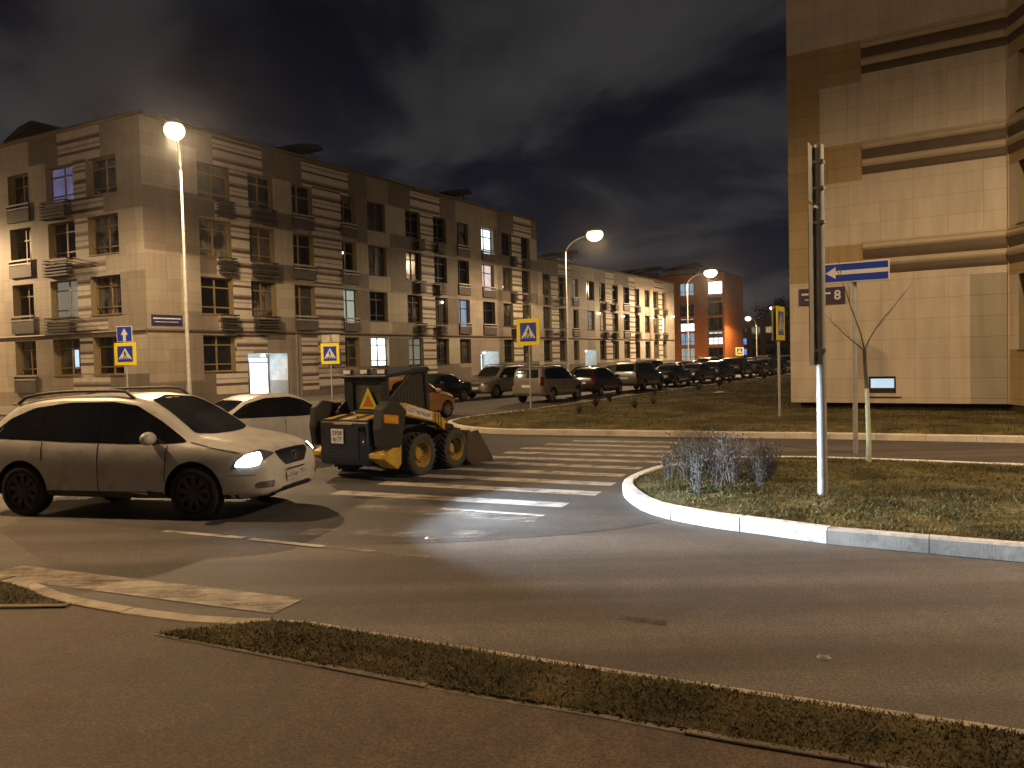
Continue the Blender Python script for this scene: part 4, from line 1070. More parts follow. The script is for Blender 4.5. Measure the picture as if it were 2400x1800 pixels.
suv = make_car('white_crossover', SUV, P_WHITE, 'dusty white crossover with its headlights on, in the road on the left', 'car', plate='к333ас 777', rim=RIMD)
suv.location = (-5.52, 11.62, 0); suv.rotation_euler = (0, 0, math.radians(-13)); suv.scale = (1.03, 1.03, 1.03)
# oval grille emblem
e = MB().lathe([(.058, -.006), (.066, -.006), (.066, .006), (.058, .006), (.058, -.006)], 24, 0, Matrix.Translation((2.345, 0, .775)) @ Matrix.Rotation(PI/2, 4, 'Z') @ Matrix.Diagonal((1.35, 1, .95, 1)), cap=False)
e.tube([(2.345, .03, .80), (2.345, .0, .735), (2.345, -.05, .745)], .008, 6)
e.build('grille_emblem', CHROME, suv)
for sd in (1, -1):       # dipped beams: a wide flat fan cut off just above the horizon, and a weak spill
    for half, asp, aim, en in ((10, 3.2, -.5, 5200), (12, 3.4, 11, 3600)):
        ld = bpy.data.lights.new('headlight', 'SPOT'); ld.energy = en; ld.color = (.72, .86, 1.); ld.spot_size = math.radians(2*half); ld.spot_blend = .9; ld.shadow_soft_size = .06
        lo = bpy.data.objects.new('headlight', ld); COL.objects.link(lo); lo.parent = suv
        lo.location = (2.42, sd*.62, .80); lo.scale = (asp, 1, 1)
        dv = Vector((math.cos(math.radians(aim)), .0, -math.sin(math.radians(aim))))
        lo.rotation_euler = dv.to_track_quat('-Z', 'Y').to_euler()

# --- parked car kinds
def base(**k):
    d = dict(r=.315, track=1.5, tyre=.2, bot0=.2, cladding=lambda x: .07, handles=[(-.75, .86), (.25, .84)], spokes=6, rr=.64); d.update(k); return d
SEDAN = base(x0=-2.25, x1=2.25, axles=(-1.32, 1.36),
  top=[(-2.25, .62), (-2.2, .88), (-2.0, 1.0), (-1.6, 1.05), (-1.25, 1.17), (-.85, 1.37), (-.4, 1.45), (.1, 1.45), (.5, 1.34), (.95, 1.09), (1.2, .99), (1.6, .93), (2.0, .83), (2.18, .70), (2.25, .55)],
  belt=[(-2.25, .58), (-2.2, .82), (-1.9, .93), (-1.0, .95), (.5, .90), (1.2, .87), (1.8, .80), (2.15, .66), (2.25, .5)],
  bot=[(-2.25, .42), (-2.1, .26), (-1.7, .22), (1.8, .20), (2.15, .22), (2.25, .3)],
  plan=[(-2.25, .66), (-2.15, .78), (-1.8, .86), (-.5, .88), (1.2, .88), (1.8, .84), (2.1, .72), (2.25, .55)],
  roofw=[(-2.25, .84), (-1.7, .80), (-1.0, .70), (0, .68), (.6, .71), (1.1, .80), (2.25, .82)], beltw=[(-2.25, .96), (0, .95), (2.25, .95)],
  dlo=[(-1.45, .98), (-.95, 1.27), (-.5, 1.37), (.1, 1.37), (.45, 1.28), (1.02, .95), (.3, .93), (-.8, .965)],
  windows=[[(-1.3, .985), (-.92, 1.25), (-.5, 1.355), (-.22, 1.36), (-.2, .955)], [(-.13, .95), (-.14, 1.36), (.08, 1.355), (.42, 1.265), (.9, .96), (.4, .94)]],
  seams=[[(-.175, .3), (-.16, .3), (-.16, .93), (-.175, .93)], [(.92, .42), (.935, .42), (.95, .9), (.935, .9)]], mirror=(.72, 1.0),
  headlamp=dict(yaw=.6, at=(2.05, .62, .68), poly=[(-.2, .05), (.1, .06), (.22, 0), (.2, -.06), (-.05, -.06)]), taillamp=dict(yaw=.5, at=(-2.15, .66, .82), poly=[(-.18, -.09), (.2, -.09), (.2, .07), (-.1, .09)]),
  windscreen=[(-.62, 1.02), (-.50, 1.36), (0, 1.41), (.50, 1.36), (.62, 1.02), (0, .99)], rearglass=[(-.58, 1.07), (-.47, 1.33), (.47, 1.33), (.58, 1.07)],
  grille=[(-.36, .66), (-.32, .54), (.32, .54), (.36, .66)], slot=[(-.5, .40), (-.45, .30), (.45, .30), (.5, .40)], plate_z=.47, rplate_z=.78, ws=(1.1, 1.01))
HATCH = base(x0=-1.95, x1=2.0, axles=(-1.22, 1.28), r=.30,
  top=[(-1.95, .70), (-1.92, .98), (-1.82, 1.12), (-1.62, 1.36), (-1.3, 1.49), (-.6, 1.53), (0, 1.51), (.45, 1.38), (.9, 1.12), (1.1, 1.0), (1.5, .93), (1.82, .82), (1.95, .68), (2.0, .52)],
  belt=[(-1.95, .66), (-1.9, .94), (-1.6, .98), (0, .93), (1.0, .88), (1.6, .80), (1.92, .64), (2.0, .48)],
  bot=[(-1.95, .44), (-1.8, .26), (1.6, .2), (1.9, .22), (2.0, .3)],
  plan=[(-1.95, .70), (-1.85, .80), (-1.4, .845), (0, .85), (1.1, .845), (1.6, .79), (1.88, .66), (2.0, .5)],
  roofw=[(-1.95, .84), (-1.5, .74), (0, .70), (.6, .73), (1.1, .82), (2.0, .82)], beltw=[(-1.95, .96), (2.0, .95)],
  dlo=[(-1.6, 1.03), (-1.35, 1.32), (-1.0, 1.42), (-.1, 1.44), (.35, 1.33), (.95, .96), (.2, .955), (-.9, .985)],
  windows=[[(-1.45, 1.03), (-1.28, 1.29), (-.98, 1.40), (-.32, 1.425), (-.3, .98)], [(-.22, .975), (-.23, 1.425), (-.1, 1.425), (.32, 1.31), (.84, .97)]],
  seams=[[(-.27, .3), (-.255, .3), (-.255, .95), (-.27, .95)], [(.86, .42), (.875, .42), (.9, .9), (.885, .9)]], handles=[(-.85, .86), (.12, .84)], mirror=(.68, 1.02),
  headlamp=dict(yaw=.6, at=(1.8, .58, .72), poly=[(-.2, .06), (.08, .07), (.2, 0), (.18, -.07), (-.05, -.07)]), taillamp=dict(yaw=.5, at=(-1.86, .68, .92), poly=[(-.1, -.14), (.14, -.14), (.14, .14), (-.06, .16)]),
  windscreen=[(-.6, 1.04), (-.5, 1.42), (0, 1.47), (.5, 1.42), (.6, 1.04), (0, 1.01)], rearglass=[(-.54, 1.08), (-.46, 1.40), (.46, 1.40), (.54, 1.08)],
  grille=[(-.34, .66), (-.3, .56), (.3, .56), (.34, .66)], slot=[(-.48, .40), (-.42, .29), (.42, .29), (.48, .40)], plate_z=.48, rplate_z=.74, ws=(1.02, 1.02))
WAGON = base(x0=-2.25, x1=2.2, axles=(-1.32, 1.34), r=.35, track=1.54, bot0=.26, cladding=lambda x: .09,
  top=[(-2.25, .80), (-2.23, 1.1), (-2.16, 1.3), (-2.02, 1.62), (-1.7, 1.70), (-.6, 1.73), (.1, 1.71), (.5, 1.58), (.92, 1.26), (1.1, 1.13), (1.6, 1.06), (2.0, .96), (2.14, .82), (2.2, .62)],
  belt=[(-2.25, .76), (-2.2, 1.04), (-1.8, 1.09), (0, 1.04), (1.0, 1.0), (1.7, .92), (2.1, .76), (2.2, .56)],
  bot=[(-2.25, .5), (-2.1, .34), (1.8, .27), (2.1, .29), (2.2, .38)],
  plan=[(-2.25, .74), (-2.15, .84), (-1.7, .895), (0, .90), (1.2, .895), (1.8, .84), (2.08, .72), (2.2, .58)],
  roofw=[(-2.25, .88), (-1.9, .80), (0, .77), (.6, .78), (1.1, .84), (2.2, .84)], beltw=[(-2.25, .97), (2.2, .95)],
  dlo=[(-1.98, 1.14), (-1.86, 1.52), (-1.6, 1.60), (-.1, 1.63), (.4, 1.50), (.98, 1.07), (.2, 1.065), (-1.0, 1.10)],
  windows=[[(-1.9, 1.15), (-1.8, 1.5), (-1.55, 1.585), (-1.22, 1.59), (-1.22, 1.12)], [(-1.15, 1.11), (-1.15, 1.6), (-.32, 1.615), (-.3, 1.085)], [(-.22, 1.08), (-.23, 1.615), (-.1, 1.612), (.36, 1.48), (.86, 1.08)]],
  seams=[[(-.27, .36), (-.255, .36), (-.255, 1.06), (-.27, 1.06)], [(.86, .5), (.875, .5), (.9, 1.0), (.885, 1.0)], [(-1.19, .8), (-1.175, .8), (-1.175, 1.1), (-1.19, 1.1)]], handles=[(-.95, .97), (.12, .95)], mirror=(.68, 1.14),
  headlamp=dict(yaw=.6, at=(2.0, .64, .82), poly=[(-.2, .06), (.08, .07), (.22, .01), (.2, -.07), (-.05, -.07)]), taillamp=dict(yaw=.5, at=(-2.16, .74, 1.02), poly=[(-.09, -.2), (.12, -.2), (.12, .2), (-.05, .22)]),
  windscreen=[(-.62, 1.17), (-.56, 1.6), (0, 1.66), (.56, 1.6), (.62, 1.17), (0, 1.14)], rearglass=[(-.6, 1.18), (-.54, 1.56), (.54, 1.56), (.6, 1.18)],
  grille=[(-.40, .80), (-.36, .66), (.36, .66), (.40, .80)], slot=[(-.5, .46), (-.44, .36), (.44, .36), (.5, .46)], plate_z=.56, rplate_z=.80, rails=(-1.7, .1, .60, .05), ws=(1.04, 1.14))
COLS = dict(beige=paint('beige car paint', (.17, .15, .12)), black=paint('black car paint', (.012, .012, .013)), darkred=paint('dark red car paint', (.03, .008, .007)), silver=paint('silver car paint', (.11, .11, .11), .3, .4),
  grey=paint('grey car paint', (.075, .075, .08), .3, .3), navy=paint('navy car paint', (.012, .016, .035)), white=paint('white car paint', (.50, .49, .47)), orange=paint('orange car paint', (.33, .16, .06)), yellow=paint('yellow taxi paint', (.60, .36, .02)), brown=paint('brown car paint', (.05, .03, .018)), green=paint('dark green car paint', (.012, .03, .02)))
protos = {k: make_car(n, S, COLS['grey'], '-', 'car') for k, n, S in (('sedan', 'parked_car', SEDAN), ('hatch', 'parked_car', HATCH), ('wagon', 'parked_car', WAGON))}
def recolor(o, m):
    for c in [o]+list(o.children_recursive):
        for i, s in enumerate(c.material_slots):
            if s.material == COLS['grey']: s.link = 'OBJECT'; s.material = m
TODO = []
def car(*a, **k): TODO.append((a, k))
AD = 90-math.degrees(TH)
car('sedan', 'white', (-5.55, 17.6), 49, 'white sedan waiting behind the crossover and beside the skid loader')
car('hatch', 'orange', ab((.6, 29.5), -3.9, 2.75), AD-4, 'orange hatchback behind the skid loader at the corner of the lawn')
near_row = [('wagon', 'beige'), ('hatch', 'darkred'), ('wagon', 'silver'), ('sedan', 'black'), ('sedan', 'grey'), ('hatch', 'navy'), ('wagon', 'black'), ('sedan', 'brown'), ('hatch', 'silver'), ('sedan', 'black'), ('wagon', 'grey'), ('sedan', 'navy'), ('hatch', 'darkred')]
NAMES = {'beige': 'beige', 'darkred': 'dark red', 'silver': 'silver', 'black': 'black', 'grey': 'dark grey', 'navy': 'navy', 'brown': 'dark brown', 'white': 'white', 'yellow': 'yellow', 'green': 'dark green', 'orange': 'orange'}
KN = {'wagon': 'estate car', 'hatch': 'hatchback', 'sedan': 'saloon'}
ORD = ['first', 'second', 'third', 'fourth', 'fifth', 'sixth', 'seventh', 'eighth', 'ninth', 'tenth', 'eleventh', 'twelfth', 'thirteenth', 'fourteenth']
t = 7.25; r_ = random.Random(5)
for i, (kd, col) in enumerate(near_row):
    L = {'wagon': 4.45, 'hatch': 3.95, 'sedan': 4.5}[kd]
    if i: t += L/2
    lab = f'{NAMES[col]} {KN[kd]} parked along the lawn kerb, {ORD[i]} in that row'
    if i == 0: lab = 'beige estate car parked along the lawn kerb, its rear by the crossing sign'
    car(kd, col, ab((.6, 29.5), t, 3.05+r_.uniform(-.12, .12)), AD+r_.uniform(-2, 2), lab, group='cars parked along the lawn kerb')
    t += L/2+r_.uniform(.7, 1.3)
far_row = [('sedan', 'black'), ('wagon', 'beige'), ('sedan', 'grey'), ('hatch', 'black'), ('sedan', 'navy'), ('wagon', 'grey'), ('sedan', 'white'), ('hatch', 'yellow'), ('wagon', 'white'), ('sedan', 'darkred'), ('sedan', 'silver'), ('hatch', 'black'), ('wagon', 'brown')]
t = 5.0
for i, (kd, col) in enumerate(far_row):
    L = {'wagon': 4.45, 'hatch': 3.95, 'sedan': 4.5}[kd]
    if i: t += L/2
    lab = f'{NAMES[col]} {KN[kd]} parked nose towards us before the flats, {ORD[i]} from the near end'
    car(kd, col, ab((.6, 29.5), t, 8.2+r_.uniform(-.15, .15)), AD+180+r_.uniform(-2, 2), lab, group='cars parked in front of the flats')
    t += L/2+r_.uniform(.6, 1.6)
lot = [('sedan', 'grey', 66, -3.2), ('hatch', 'silver', 71, -5.5), ('wagon', 'black', 76, -8), ('sedan', 'brown', 80, -12), ('hatch', 'navy', 84, -16), ('sedan', 'black', 90, -10), ('wagon', 'darkred', 94, -20), ('sedan', 'silver', 88, -24)]
for i, (kd, col, a, b) in enumerate(lot):
    car(kd, col, ab((.6, 29.5), a, b), AD-60+r_.uniform(-5, 5), f'{NAMES[col]} {KN[kd]} in the distant car park by the brick blocks, {ORD[i]} from left', group='cars in the distant car park')
objs = []
for a, k in TODO:         # copies first take the grey prototype, then each gets its own paint
    o = copy_tree(protos[a[0]]); objs.append((o, a, k))
for kd, p in protos.items():
    for c in list(p.children_recursive): bpy.data.objects.remove(c)
    bpy.data.objects.remove(p)
for o, a, k in objs:
    o.location = (*a[2], 0); o.rotation_euler = (0, 0, math.radians(a[3])); o['label'] = a[4]; o['category'] = 'car'
    if k.get('group'): o['group'] = k['group']
    recolor(o, COLS[a[1]])
    o.name = 'parked_car' if k.get('group') else a[1]+'_'+('sedan' if a[0] == 'sedan' else 'hatchback')
# ------------------------------------------------------------------ skid loader
NAV = M('dusty navy machine paint', (.012, .016, .024), .45, .1, var=.25, dirt=.4)
BRN = M('muddy brown machine paint', (.021, .017, .012), .6, .1, var=.25, dirt=.5)
YEL = M('yellow machine paint', (.47, .30, .035), .5, var=.2, scale=4, dirt=.7)
YRIM = M('muddy yellow rims', (.33, .215, .03), .6, var=.3, scale=7, dirt=.85)
MUD = M('dusty tyre', (.045, .042, .038), .9, var=.35, scale=6, bmp=.5, bscale=40, dirt=.3)
STEEL = M('worn bucket steel', (.095, .075, .058), .55, .4, var=.3, scale=3, dirt=.5)
MESHM = M('cab guard mesh', (.030, .026, .020), .8, var=.3, scale=20)
SIGNW = M('white vinyl sign', (.60, .55, .50), .5, var=.04); ORG = M('orange sticker', (.50, .19, .02), .45, var=.2, scale=9)
sl = thing('skid_loader', 'muddy navy and yellow skid loader standing on the zebra crossing', 'loader', (-2.50, 14.5, 0), PI/2-TH)
mb = MB(); mb.prism([(-.88, .30), (-.9, 1.0), (-.4, 1.08), (.9, .95), (1.25, .62), (1.25, .28), (.9, .22), (-.6, .22)], 'y', -.56, .56); mb.build('chassis', BRN, sl, bevel=.03)
mb = MB(); mb.box(-.98, -.885, -.60, .60, .27, 1.06); d = mb.build('rear_door', NAV, sl, bevel=.05, seg=3, smooth=40)
mb = MB().box(-.992, -.975, -.36, .36, .36, .98); 
for i in range(7): mb.box(-1.0, -.99, -.34, .34, .40+i*.055, .42+i*.055)
mb.build('door_grille', M('black louvre', (.012, .014, .022), .5), d)
mb = MB().lathe([(.055, 0), (.055, .06), (.045, .06), (.045, 0)], 16, 0, Matrix.Translation((-.98, -.45, .93)) @ Matrix.Rotation(PI/2, 4, 'Z'), cap=False); mb.build('exhaust_outlet', BLACKP, d, smooth=40)
mb = MB().ell((-.985, -.47, .70), (.02, .03, .06), 10, 6).build('door_latch', CHROME, d, smooth=60)
mb = MB().box(-1.003, -.996, -.22, .22, 1.0, 1.035).build('warning_label', M('faded yellow label', (.33, .28, .10), .5, var=.2, scale=30), d)
pl = MB().box(-1.016, -1.006, -.02, .28, .66, .92).build('number_plate', PLATEW, sl, bevel=.004)
for s, z, w_ in (('2938', .845, .115), ('ву 77', .735, .105)):
    vs, fs = text_raw(s, .125); k = w_/max(abs(v[0]) for v in vs); MB().raw([(-1.018, .13-x*k, z+y*.9) for x, y, _ in vs], fs).build('lettering', INK, pl)
mb = MB(); mb.prism([(-.95, 1.062), (-.95, 1.08), (-.38, 1.16), (-.38, 1.05)], 'y', -.58, .58); h = mb.build('engine_hood', NAV, sl, bevel=.01)
mb = MB()
for y0, y1 in ((-.5, -.3), (-.12, .1), (.34, .5)): mb.prism([(-.94, 1.083), (-.94, 1.087), (-.5, 1.149), (-.5, 1.145)], 'y', y0, y1)
mb.build('hood_stripe', M('worn yellow stripe', (.45, .27, .03), .6, var=.4, scale=10, dirt=.6), h)
for sd in (-1, 1):
    mb = MB(); mb.prism([(-1.0, .62), (-1.05, .95), (-1.0, 1.30), (-.82, 1.42), (-.55, 1.38), (-.36, 1.22), (-.42, .95), (-.55, .58)], 'y', sd*(.74 if sd < 0 else .66), sd*(.95 if sd < 0 else .80))
    tw = mb.build('lift_tower', BRN, sl, bevel=.025)
    mb = MB(); mb.prism([(-.62, 1.16), (-.50, 1.36), (-.30, 1.35), (.62, 1.10), (.98, .86), (1.02, .70), (.86, .72), (.55, .93), (-.34, 1.12)], 'y', sd*.77, sd*.90)
    bo = mb.build('lift_arm', YEL, sl, bevel=.015)
    mb = MB(); mb.prism([(.82, .90), (1.05, .86), (1.32, .52), (1.30, .30), (1.12, .30), (1.02, .62), (.80, .74)], 'y', sd*.70, sd*.92); mb.build('arm_link', M('black link paint', (.016, .020, .014), .5, var=.3), sl, bevel=.02)
    mb = MB(); mb.tube([(-.5, sd*.70, .86), (.25, sd*.70, .92)], .05, 10); mb.tube([(.25, sd*.70, .92), (.82, sd*.70, .93)], .026, 10, 1); mb.build('hydraulic_ram', [BLACKP, CHROME], sl, smooth=40)
    mb = MB(); mb.prism([(-.98, .50), (-.98, .42), (-.62, .20), (-.52, .28), (-.50, .62), (-.58, .60), (-.66, .70), (-.74, .58)], 'y', sd*.58, sd*(.93 if sd < 0 else .78))
    mb.build('corner_guard', YEL, sl, bevel=.012)
    if sd < 0:
        y = sd*.903; mb = MB(); mb.prism([(-.31, 1.155), (-.31, 1.325), (.42, 1.135), (.42, .985)], 'y', y-.004, y); sg = mb.build('company_sign', SIGNW, bo)
        vs, fs = text_raw('ООО "Чистый дом"', .12); k = .345/max(abs(v[0]) for v in vs); a = math.atan2(-.17-.01, .73)
        t = MB().raw([(.055+x*k*math.cos(a)-yy*.9*math.sin(a)*0, y-.006, 1.152+x*k*math.sin(a)+yy*.95) for x, yy, _ in vs], fs); t.build('lettering', M('blue black lettering', (.05, .05, .09), .5), sg)
        mb = MB()
        for x0 in (.50, .60, .68): mb.prism([(x0, 1.14-.27*(x0-.42)), (x0+.025, 1.13-.27*(x0-.42)), (x0+.025, .965-.45*(x0-.42)), (x0, .975-.45*(x0-.42))], 'y', y-.004, y)
        mb.build('arm_marking', BLACKP, bo)
        y = -.953; mb = MB(); mb.prism([(-.98, 1.05), (-.98, 1.20), (-.60, 1.15), (-.60, 1.0)], 'y', y-.004, y); st = mb.build('model_sticker', ORG, tw, bevel=.0)
        vs, fs = text_raw('L160', .13); k = .155/max(abs(v[0]) for v in vs)
        MB().raw([(-.79+x*k, y-.006, 1.10+yy*.9-.13*x*k) for x, yy, _ in vs], fs).build('lettering', M('yellow lettering', (.62, .40, .04), .5), st)
    # cab side: rear slope bar, front post, mesh under the slope
    mb = MB(); mb.tube([(-.66, sd*.50, 1.16), (.42, sd*.50, 1.95)], .035, 8); mb.tube([(.80, sd*.50, .95), (.74, sd*.50, 1.94)], .06, 8); mb.tube([(-.36, sd*.50, 1.15), (-.36, sd*.50, 1.8)], .04, 8)
    mb.build('cab_post', NAV if sd > 0 else BRN, sl, smooth=50)
    mb = MB(); P_ = [(-.60, 1.17), (.42, 1.91), (.70, 1.91), (.76, 1.0), (-.55, 1.05)]
    mb.prism(P_, 'y', sd*.485, sd*.49)
    for i in range(14):
        x = -.5+i*.09; zt_ = min(1.9, 1.17+(x+.6)*.725); mb.box(x-.008, x+.008, sd*.49-.008, sd*.49+.012, 1.06, zt_)
    for i in range(9):
        z = 1.1+i*.09; x0 = max(-.55, -.6+(z-1.17)/.725); mb.box(x0, .72, sd*.49-.006, sd*.49+.010, z-.007, z+.007)
    mb.build('cab_guard', MESHM, sl)
mb = MB(); mb.prism([(-.46, 1.80), (-.46, 1.86), (.78, 1.99), (.86, 1.92), (.80, 1.90)], 'y', -.56, .56); mb.build('cab_roof', NAV, sl, bevel=.02)
mb = MB(); mb.box(-.40, -.34, -.52, -.40, 1.12, 1.80); mb.box(-.40, -.34, .30, .52, 1.12, 1.80); mb.box(-.40, -.34, -.40, .30, 1.12, 1.20); mb.box(-.40, -.34, -.40, .30, 1.72, 1.80); mb.build('rear_frame', NAV, sl, bevel=.01)
MB().face([(-.36, -.40, 1.2), (-.36, .30, 1.2), (-.36, .30, 1.72), (-.36, -.40, 1.72)]).build('rear_window', M('dusty cab glass', (.055, .055, .042), .2, var=.4, scale=3), sl)
MB().box(-.1, .2, -.3, .3, 1.0, 1.55).build('seat', BLACKP, sl, bevel=.06, smooth=40)
tr = MB().prism([(-.32, 1.24), (.14, 1.24), (-.09, 1.64)], 'x', -.418, -.408).build('warning_triangle', M('faded yellow triangle', (.45, .40, .03), .5, var=.1), sl)
MB().prism([(-.22, 1.29), (.04, 1.29), (-.09, 1.50)], 'x', -.423, -.4185).build('triangle_core', M('orange red core', (.38, .085, .02), .5), tr)
for i, y in enumerate((.42, 0., -.42)):
    mb = MB().box(-.42, -.34, y-.10, y+.10, 1.875, 1.965, 0); l = mb.build('work_light', BLACKP, sl, bevel=.015)
    MB().box(-.426, -.421, y-.085, y+.085, 1.885, 1.955).build('lens', M('dusty work light lens', (.75, .74, .66), .3, 0., var=.35, scale=14), l)
def dwheel(x, y, sd):
    r = .39; o = .15; mb = MB()
    prof = [(.235, -o*.8), (.26, -o*.95), (.33, -o*1.02), (.372, -o*.9), (r-.018, -o*.6), (r-.012, 0), (r-.018, o*.6), (.372, o*.9), (.33, o*1.02), (.26, o*.95), (.235, o*.8), (.232, 0)]
    mb.lathe(prof+[prof[0]], 40, 0, cap=False)
    for k in range(22):
        for s in (1, -1):
            T = Matrix.Rotation(2*PI*(k+.5*(s > 0))/22, 4, 'Y') @ Matrix.Translation((r-.022, s*o*.5, 0)) @ Matrix.Rotation(s*.6, 4, 'X')
            mb.box(-.012, .03, -o*.52, o*.52, -.02, .02, 0, T)
    t = mb.build('wheel', MUD, sl, loc=(x, y, r), smooth=35)
    m = MB(); m.lathe([(.246, sd*o*.72), (.236, sd*o*.9), (.222, sd*o*.82), (.20, sd*o*.2), (.185, sd*o*.02), (.10, sd*o*.02), (.095, sd*o*.3), (.06, sd*o*.36), (.001, sd*o*.36)], 30, 0, cap=False)
    for k in range(8):
        a = 2*PI*k/8; m.lathe([(.014, 0), (.014, sd*.03), (.001, sd*.03)], 8, 1, Matrix.Translation((.14*math.cos(a), sd*o*.03, .14*math.sin(a))))
        m.lathe([(.022, sd*.001), (.001, sd*.001)], 10, 2, Matrix.Translation((.165*math.cos(a+.4), sd*o*.03, .165*math.sin(a+.4))))
    m.build('rim', [YRIM, CHROME, BLACKP], t, smooth=35)
for x in (.02, 1.06):
    for sd in (1, -1): dwheel(x, sd*.84, sd)
mb = MB(); O = [(1.40, .66), (1.78, .68), (2.28, .10), (2.30, .02), (1.55, .0), (1.36, .14)]
for sd in (-1, 1): mb.prism(O, 'y', sd*.97, sd*1.0)
for a, b in zip([O[0], O[5], O[4], O[3]], [O[5], O[4], O[3]]):
    dx, dz = b[0]-a[0], b[1]-a[1]; L = math.hypot(dx, dz); nx, nz = dz/L*.02, -dx/L*.02
    mb.prism([a, b, (b[0]+nx, b[1]+nz), (a[0]+nx, a[1]+nz)], 'y', -.97, .97)
mb.prism([(1.36, .66), (1.36, .7), (1.55, .7), (1.55, .66)], 'y', -.97, .97)
mb.build('bucket', STEEL, sl, bevel=.006)
mb = MB()
for sd in (-1, 1):
    for k in range(3):
        mb.tube([(-.42, sd*(.73-.02*k), 1.0), (-.1, sd*(.72-.03*k), 1.06-.05*k), (.35, sd*(.73-.02*k), .98-.04*k), (.75, sd*(.72-.02*k), .92-.05*k), (1.12, sd*(.66-.03*k), .62)], .014, 6)
mb.tube([(-.93, -.3, 1.13), (-.8, -.1, 1.2), (-.6, .2, 1.17)], .016, 6); mb.build('hydraulic_hose', BLACKP, sl, smooth=60)
MB().box(1.27, 1.37, -.5, .5, .2, .6).build('quick_coupler', BLACKP, sl, bevel=.02)

# ------------------------------------------------------------------ street lamps
def lens_mat(name, col, core, rim):
    m, nt, bs = newmat(name); bs.inputs['Base Color'].default_value = (.3, .3, .3, 1); bs.inputs['Emission Color'].default_value = (*col, 1)
    lw = N(nt, 'ShaderNodeLayerWeight'); lw.inputs['Blend'].default_value = .5
    mr = N(nt, 'ShaderNodeMapRange'); mr.inputs[1].default_value = .05; mr.inputs[2].default_value = 1.; mr.inputs[3].default_value = core; mr.inputs[4].default_value = rim
    nt.links.new(lw.outputs['Facing'], mr.inputs[0]); nt.links.new(mr.outputs[0], bs.inputs['Emission Strength']); return m
GALV = M('galvanised pole', (.40, .39, .36), .5, .5, var=.18, scale=6)
LENS = lens_mat('street lamp lens', (1., .70, .36), 5, .95)
LENSW = lens_mat('far lamp lens', (1., .80, .60), 9, 1.5)

LCOL = (1., .685, .385)
def lamp(base, head, label, power, zb=.1, lens=LENS, group='street lamps along the roads', scale=1.2, col=None):
    o = thing('street_lamp', label, 'street lamp', (*base, zb), 0, group)
    hx, hy = head[0]-base[0], head[1]-base[1]; hz = head[2]-zb; L = math.hypot(hx, hy); ux, uy = hx/L, hy/L
    o.rotation_euler = (0, 0, math.atan2(uy, ux))
    zt = hz-1.35
    p = MB(); p.lathe([(.16, 0), (.16, .03), (.11, .05), (.105, 1.2), (.085, 1.25), (.05, zt)], 14, 0, Matrix.Rotation(PI/2, 4, 'X'))
    p.build('pole', GALV, o, smooth=40)
    pts = [(0, 0, zt-.05)] + [(L*.92*(1-math.cos(t)), 0, zt+1.28*math.sin(t)) for t in np.linspace(.15, PI/2, 9)]
    MB().tube(pts, [.06]*4+[.05]*6, 10).build('arm', GALV, o, smooth=50)
    h = MB(); h.ell((L, 0, hz+.10*scale), (.40*scale, .29*scale, .12*scale), 18, 8); hd = h.build('lamp_head', M('lamp housing', (.22, .22, .21), .5, .3), o, smooth=60)
    MB().ell((L+.03, 0, hz-.14), (.43*scale, .34*scale, .30*scale), 20, 12).build('lamp_lens', lens, hd, smooth=60)  # lens enlarged beyond a real one, its size stands in for glare
    if power:
        ld = bpy.data.lights.new('street light', 'SPOT'); ld.energy = power; ld.color = col or LCOL; ld.spot_size = math.radians(178); ld.spot_blend = .38; ld.shadow_soft_size = .18
        lo = bpy.data.objects.new('street light', ld); COL.objects.link(lo); lo.parent = o; lo.location = (L+.03, 0, hz-.14-.36*scale)
        lq = bpy.data.lights.new('street light spill', 'POINT'); lq.energy = power*.11; lq.color = col or LCOL; lq.shadow_soft_size = .2
        lr_ = bpy.data.objects.new('street light spill', lq); COL.objects.link(lr_); lr_.parent = o; lr_.location = lo.location
    return o
lamp((-13.93, 33.2), (-13.2, 31.0, 11.65), 'tall lit street lamp in front of the striped corner, nearest and leftmost', 8000)
lamp((4.55, 62.0), (6.72, 60.4, 11.7), 'tall lit street lamp with a curved arm behind the parked cars, second in its row', 6200, scale=1.65)
lamp((21.2, 92.2), (23.6, 90.7, 11.7), 'tall lit street lamp in front of the orange brick block, third in its row', 17000, scale=1.9)
lamp((-39.5, 46.6), (-39.2, 44.4, 11.7), 'tall lit street lamp farther left along the main road', 17000, col=(1., .65, .33))
lamp((12.4, 9.6), (11.5, 8.0, 11.7), 'tall lit street lamp standing on the island to the right', 7400)
lamp((-14.6, 11.4), (-13.5, 12.5, 11.7), 'tall lit street lamp standing on the near pavement to the left', 8600, zb=.08, col=(1., .63, .31))
lamp((37.2, 116.6), (35.4, 114.8, 7.3), 'short street lamp glowing beside the right corner of the orange brick block', 2600, lens=LENSW, scale=1.2)
lamp((57.4, 166), (56.0, 165, 11.6), 'thin far street lamp left of the edge-on crossing sign', 1500, lens=LENSW)

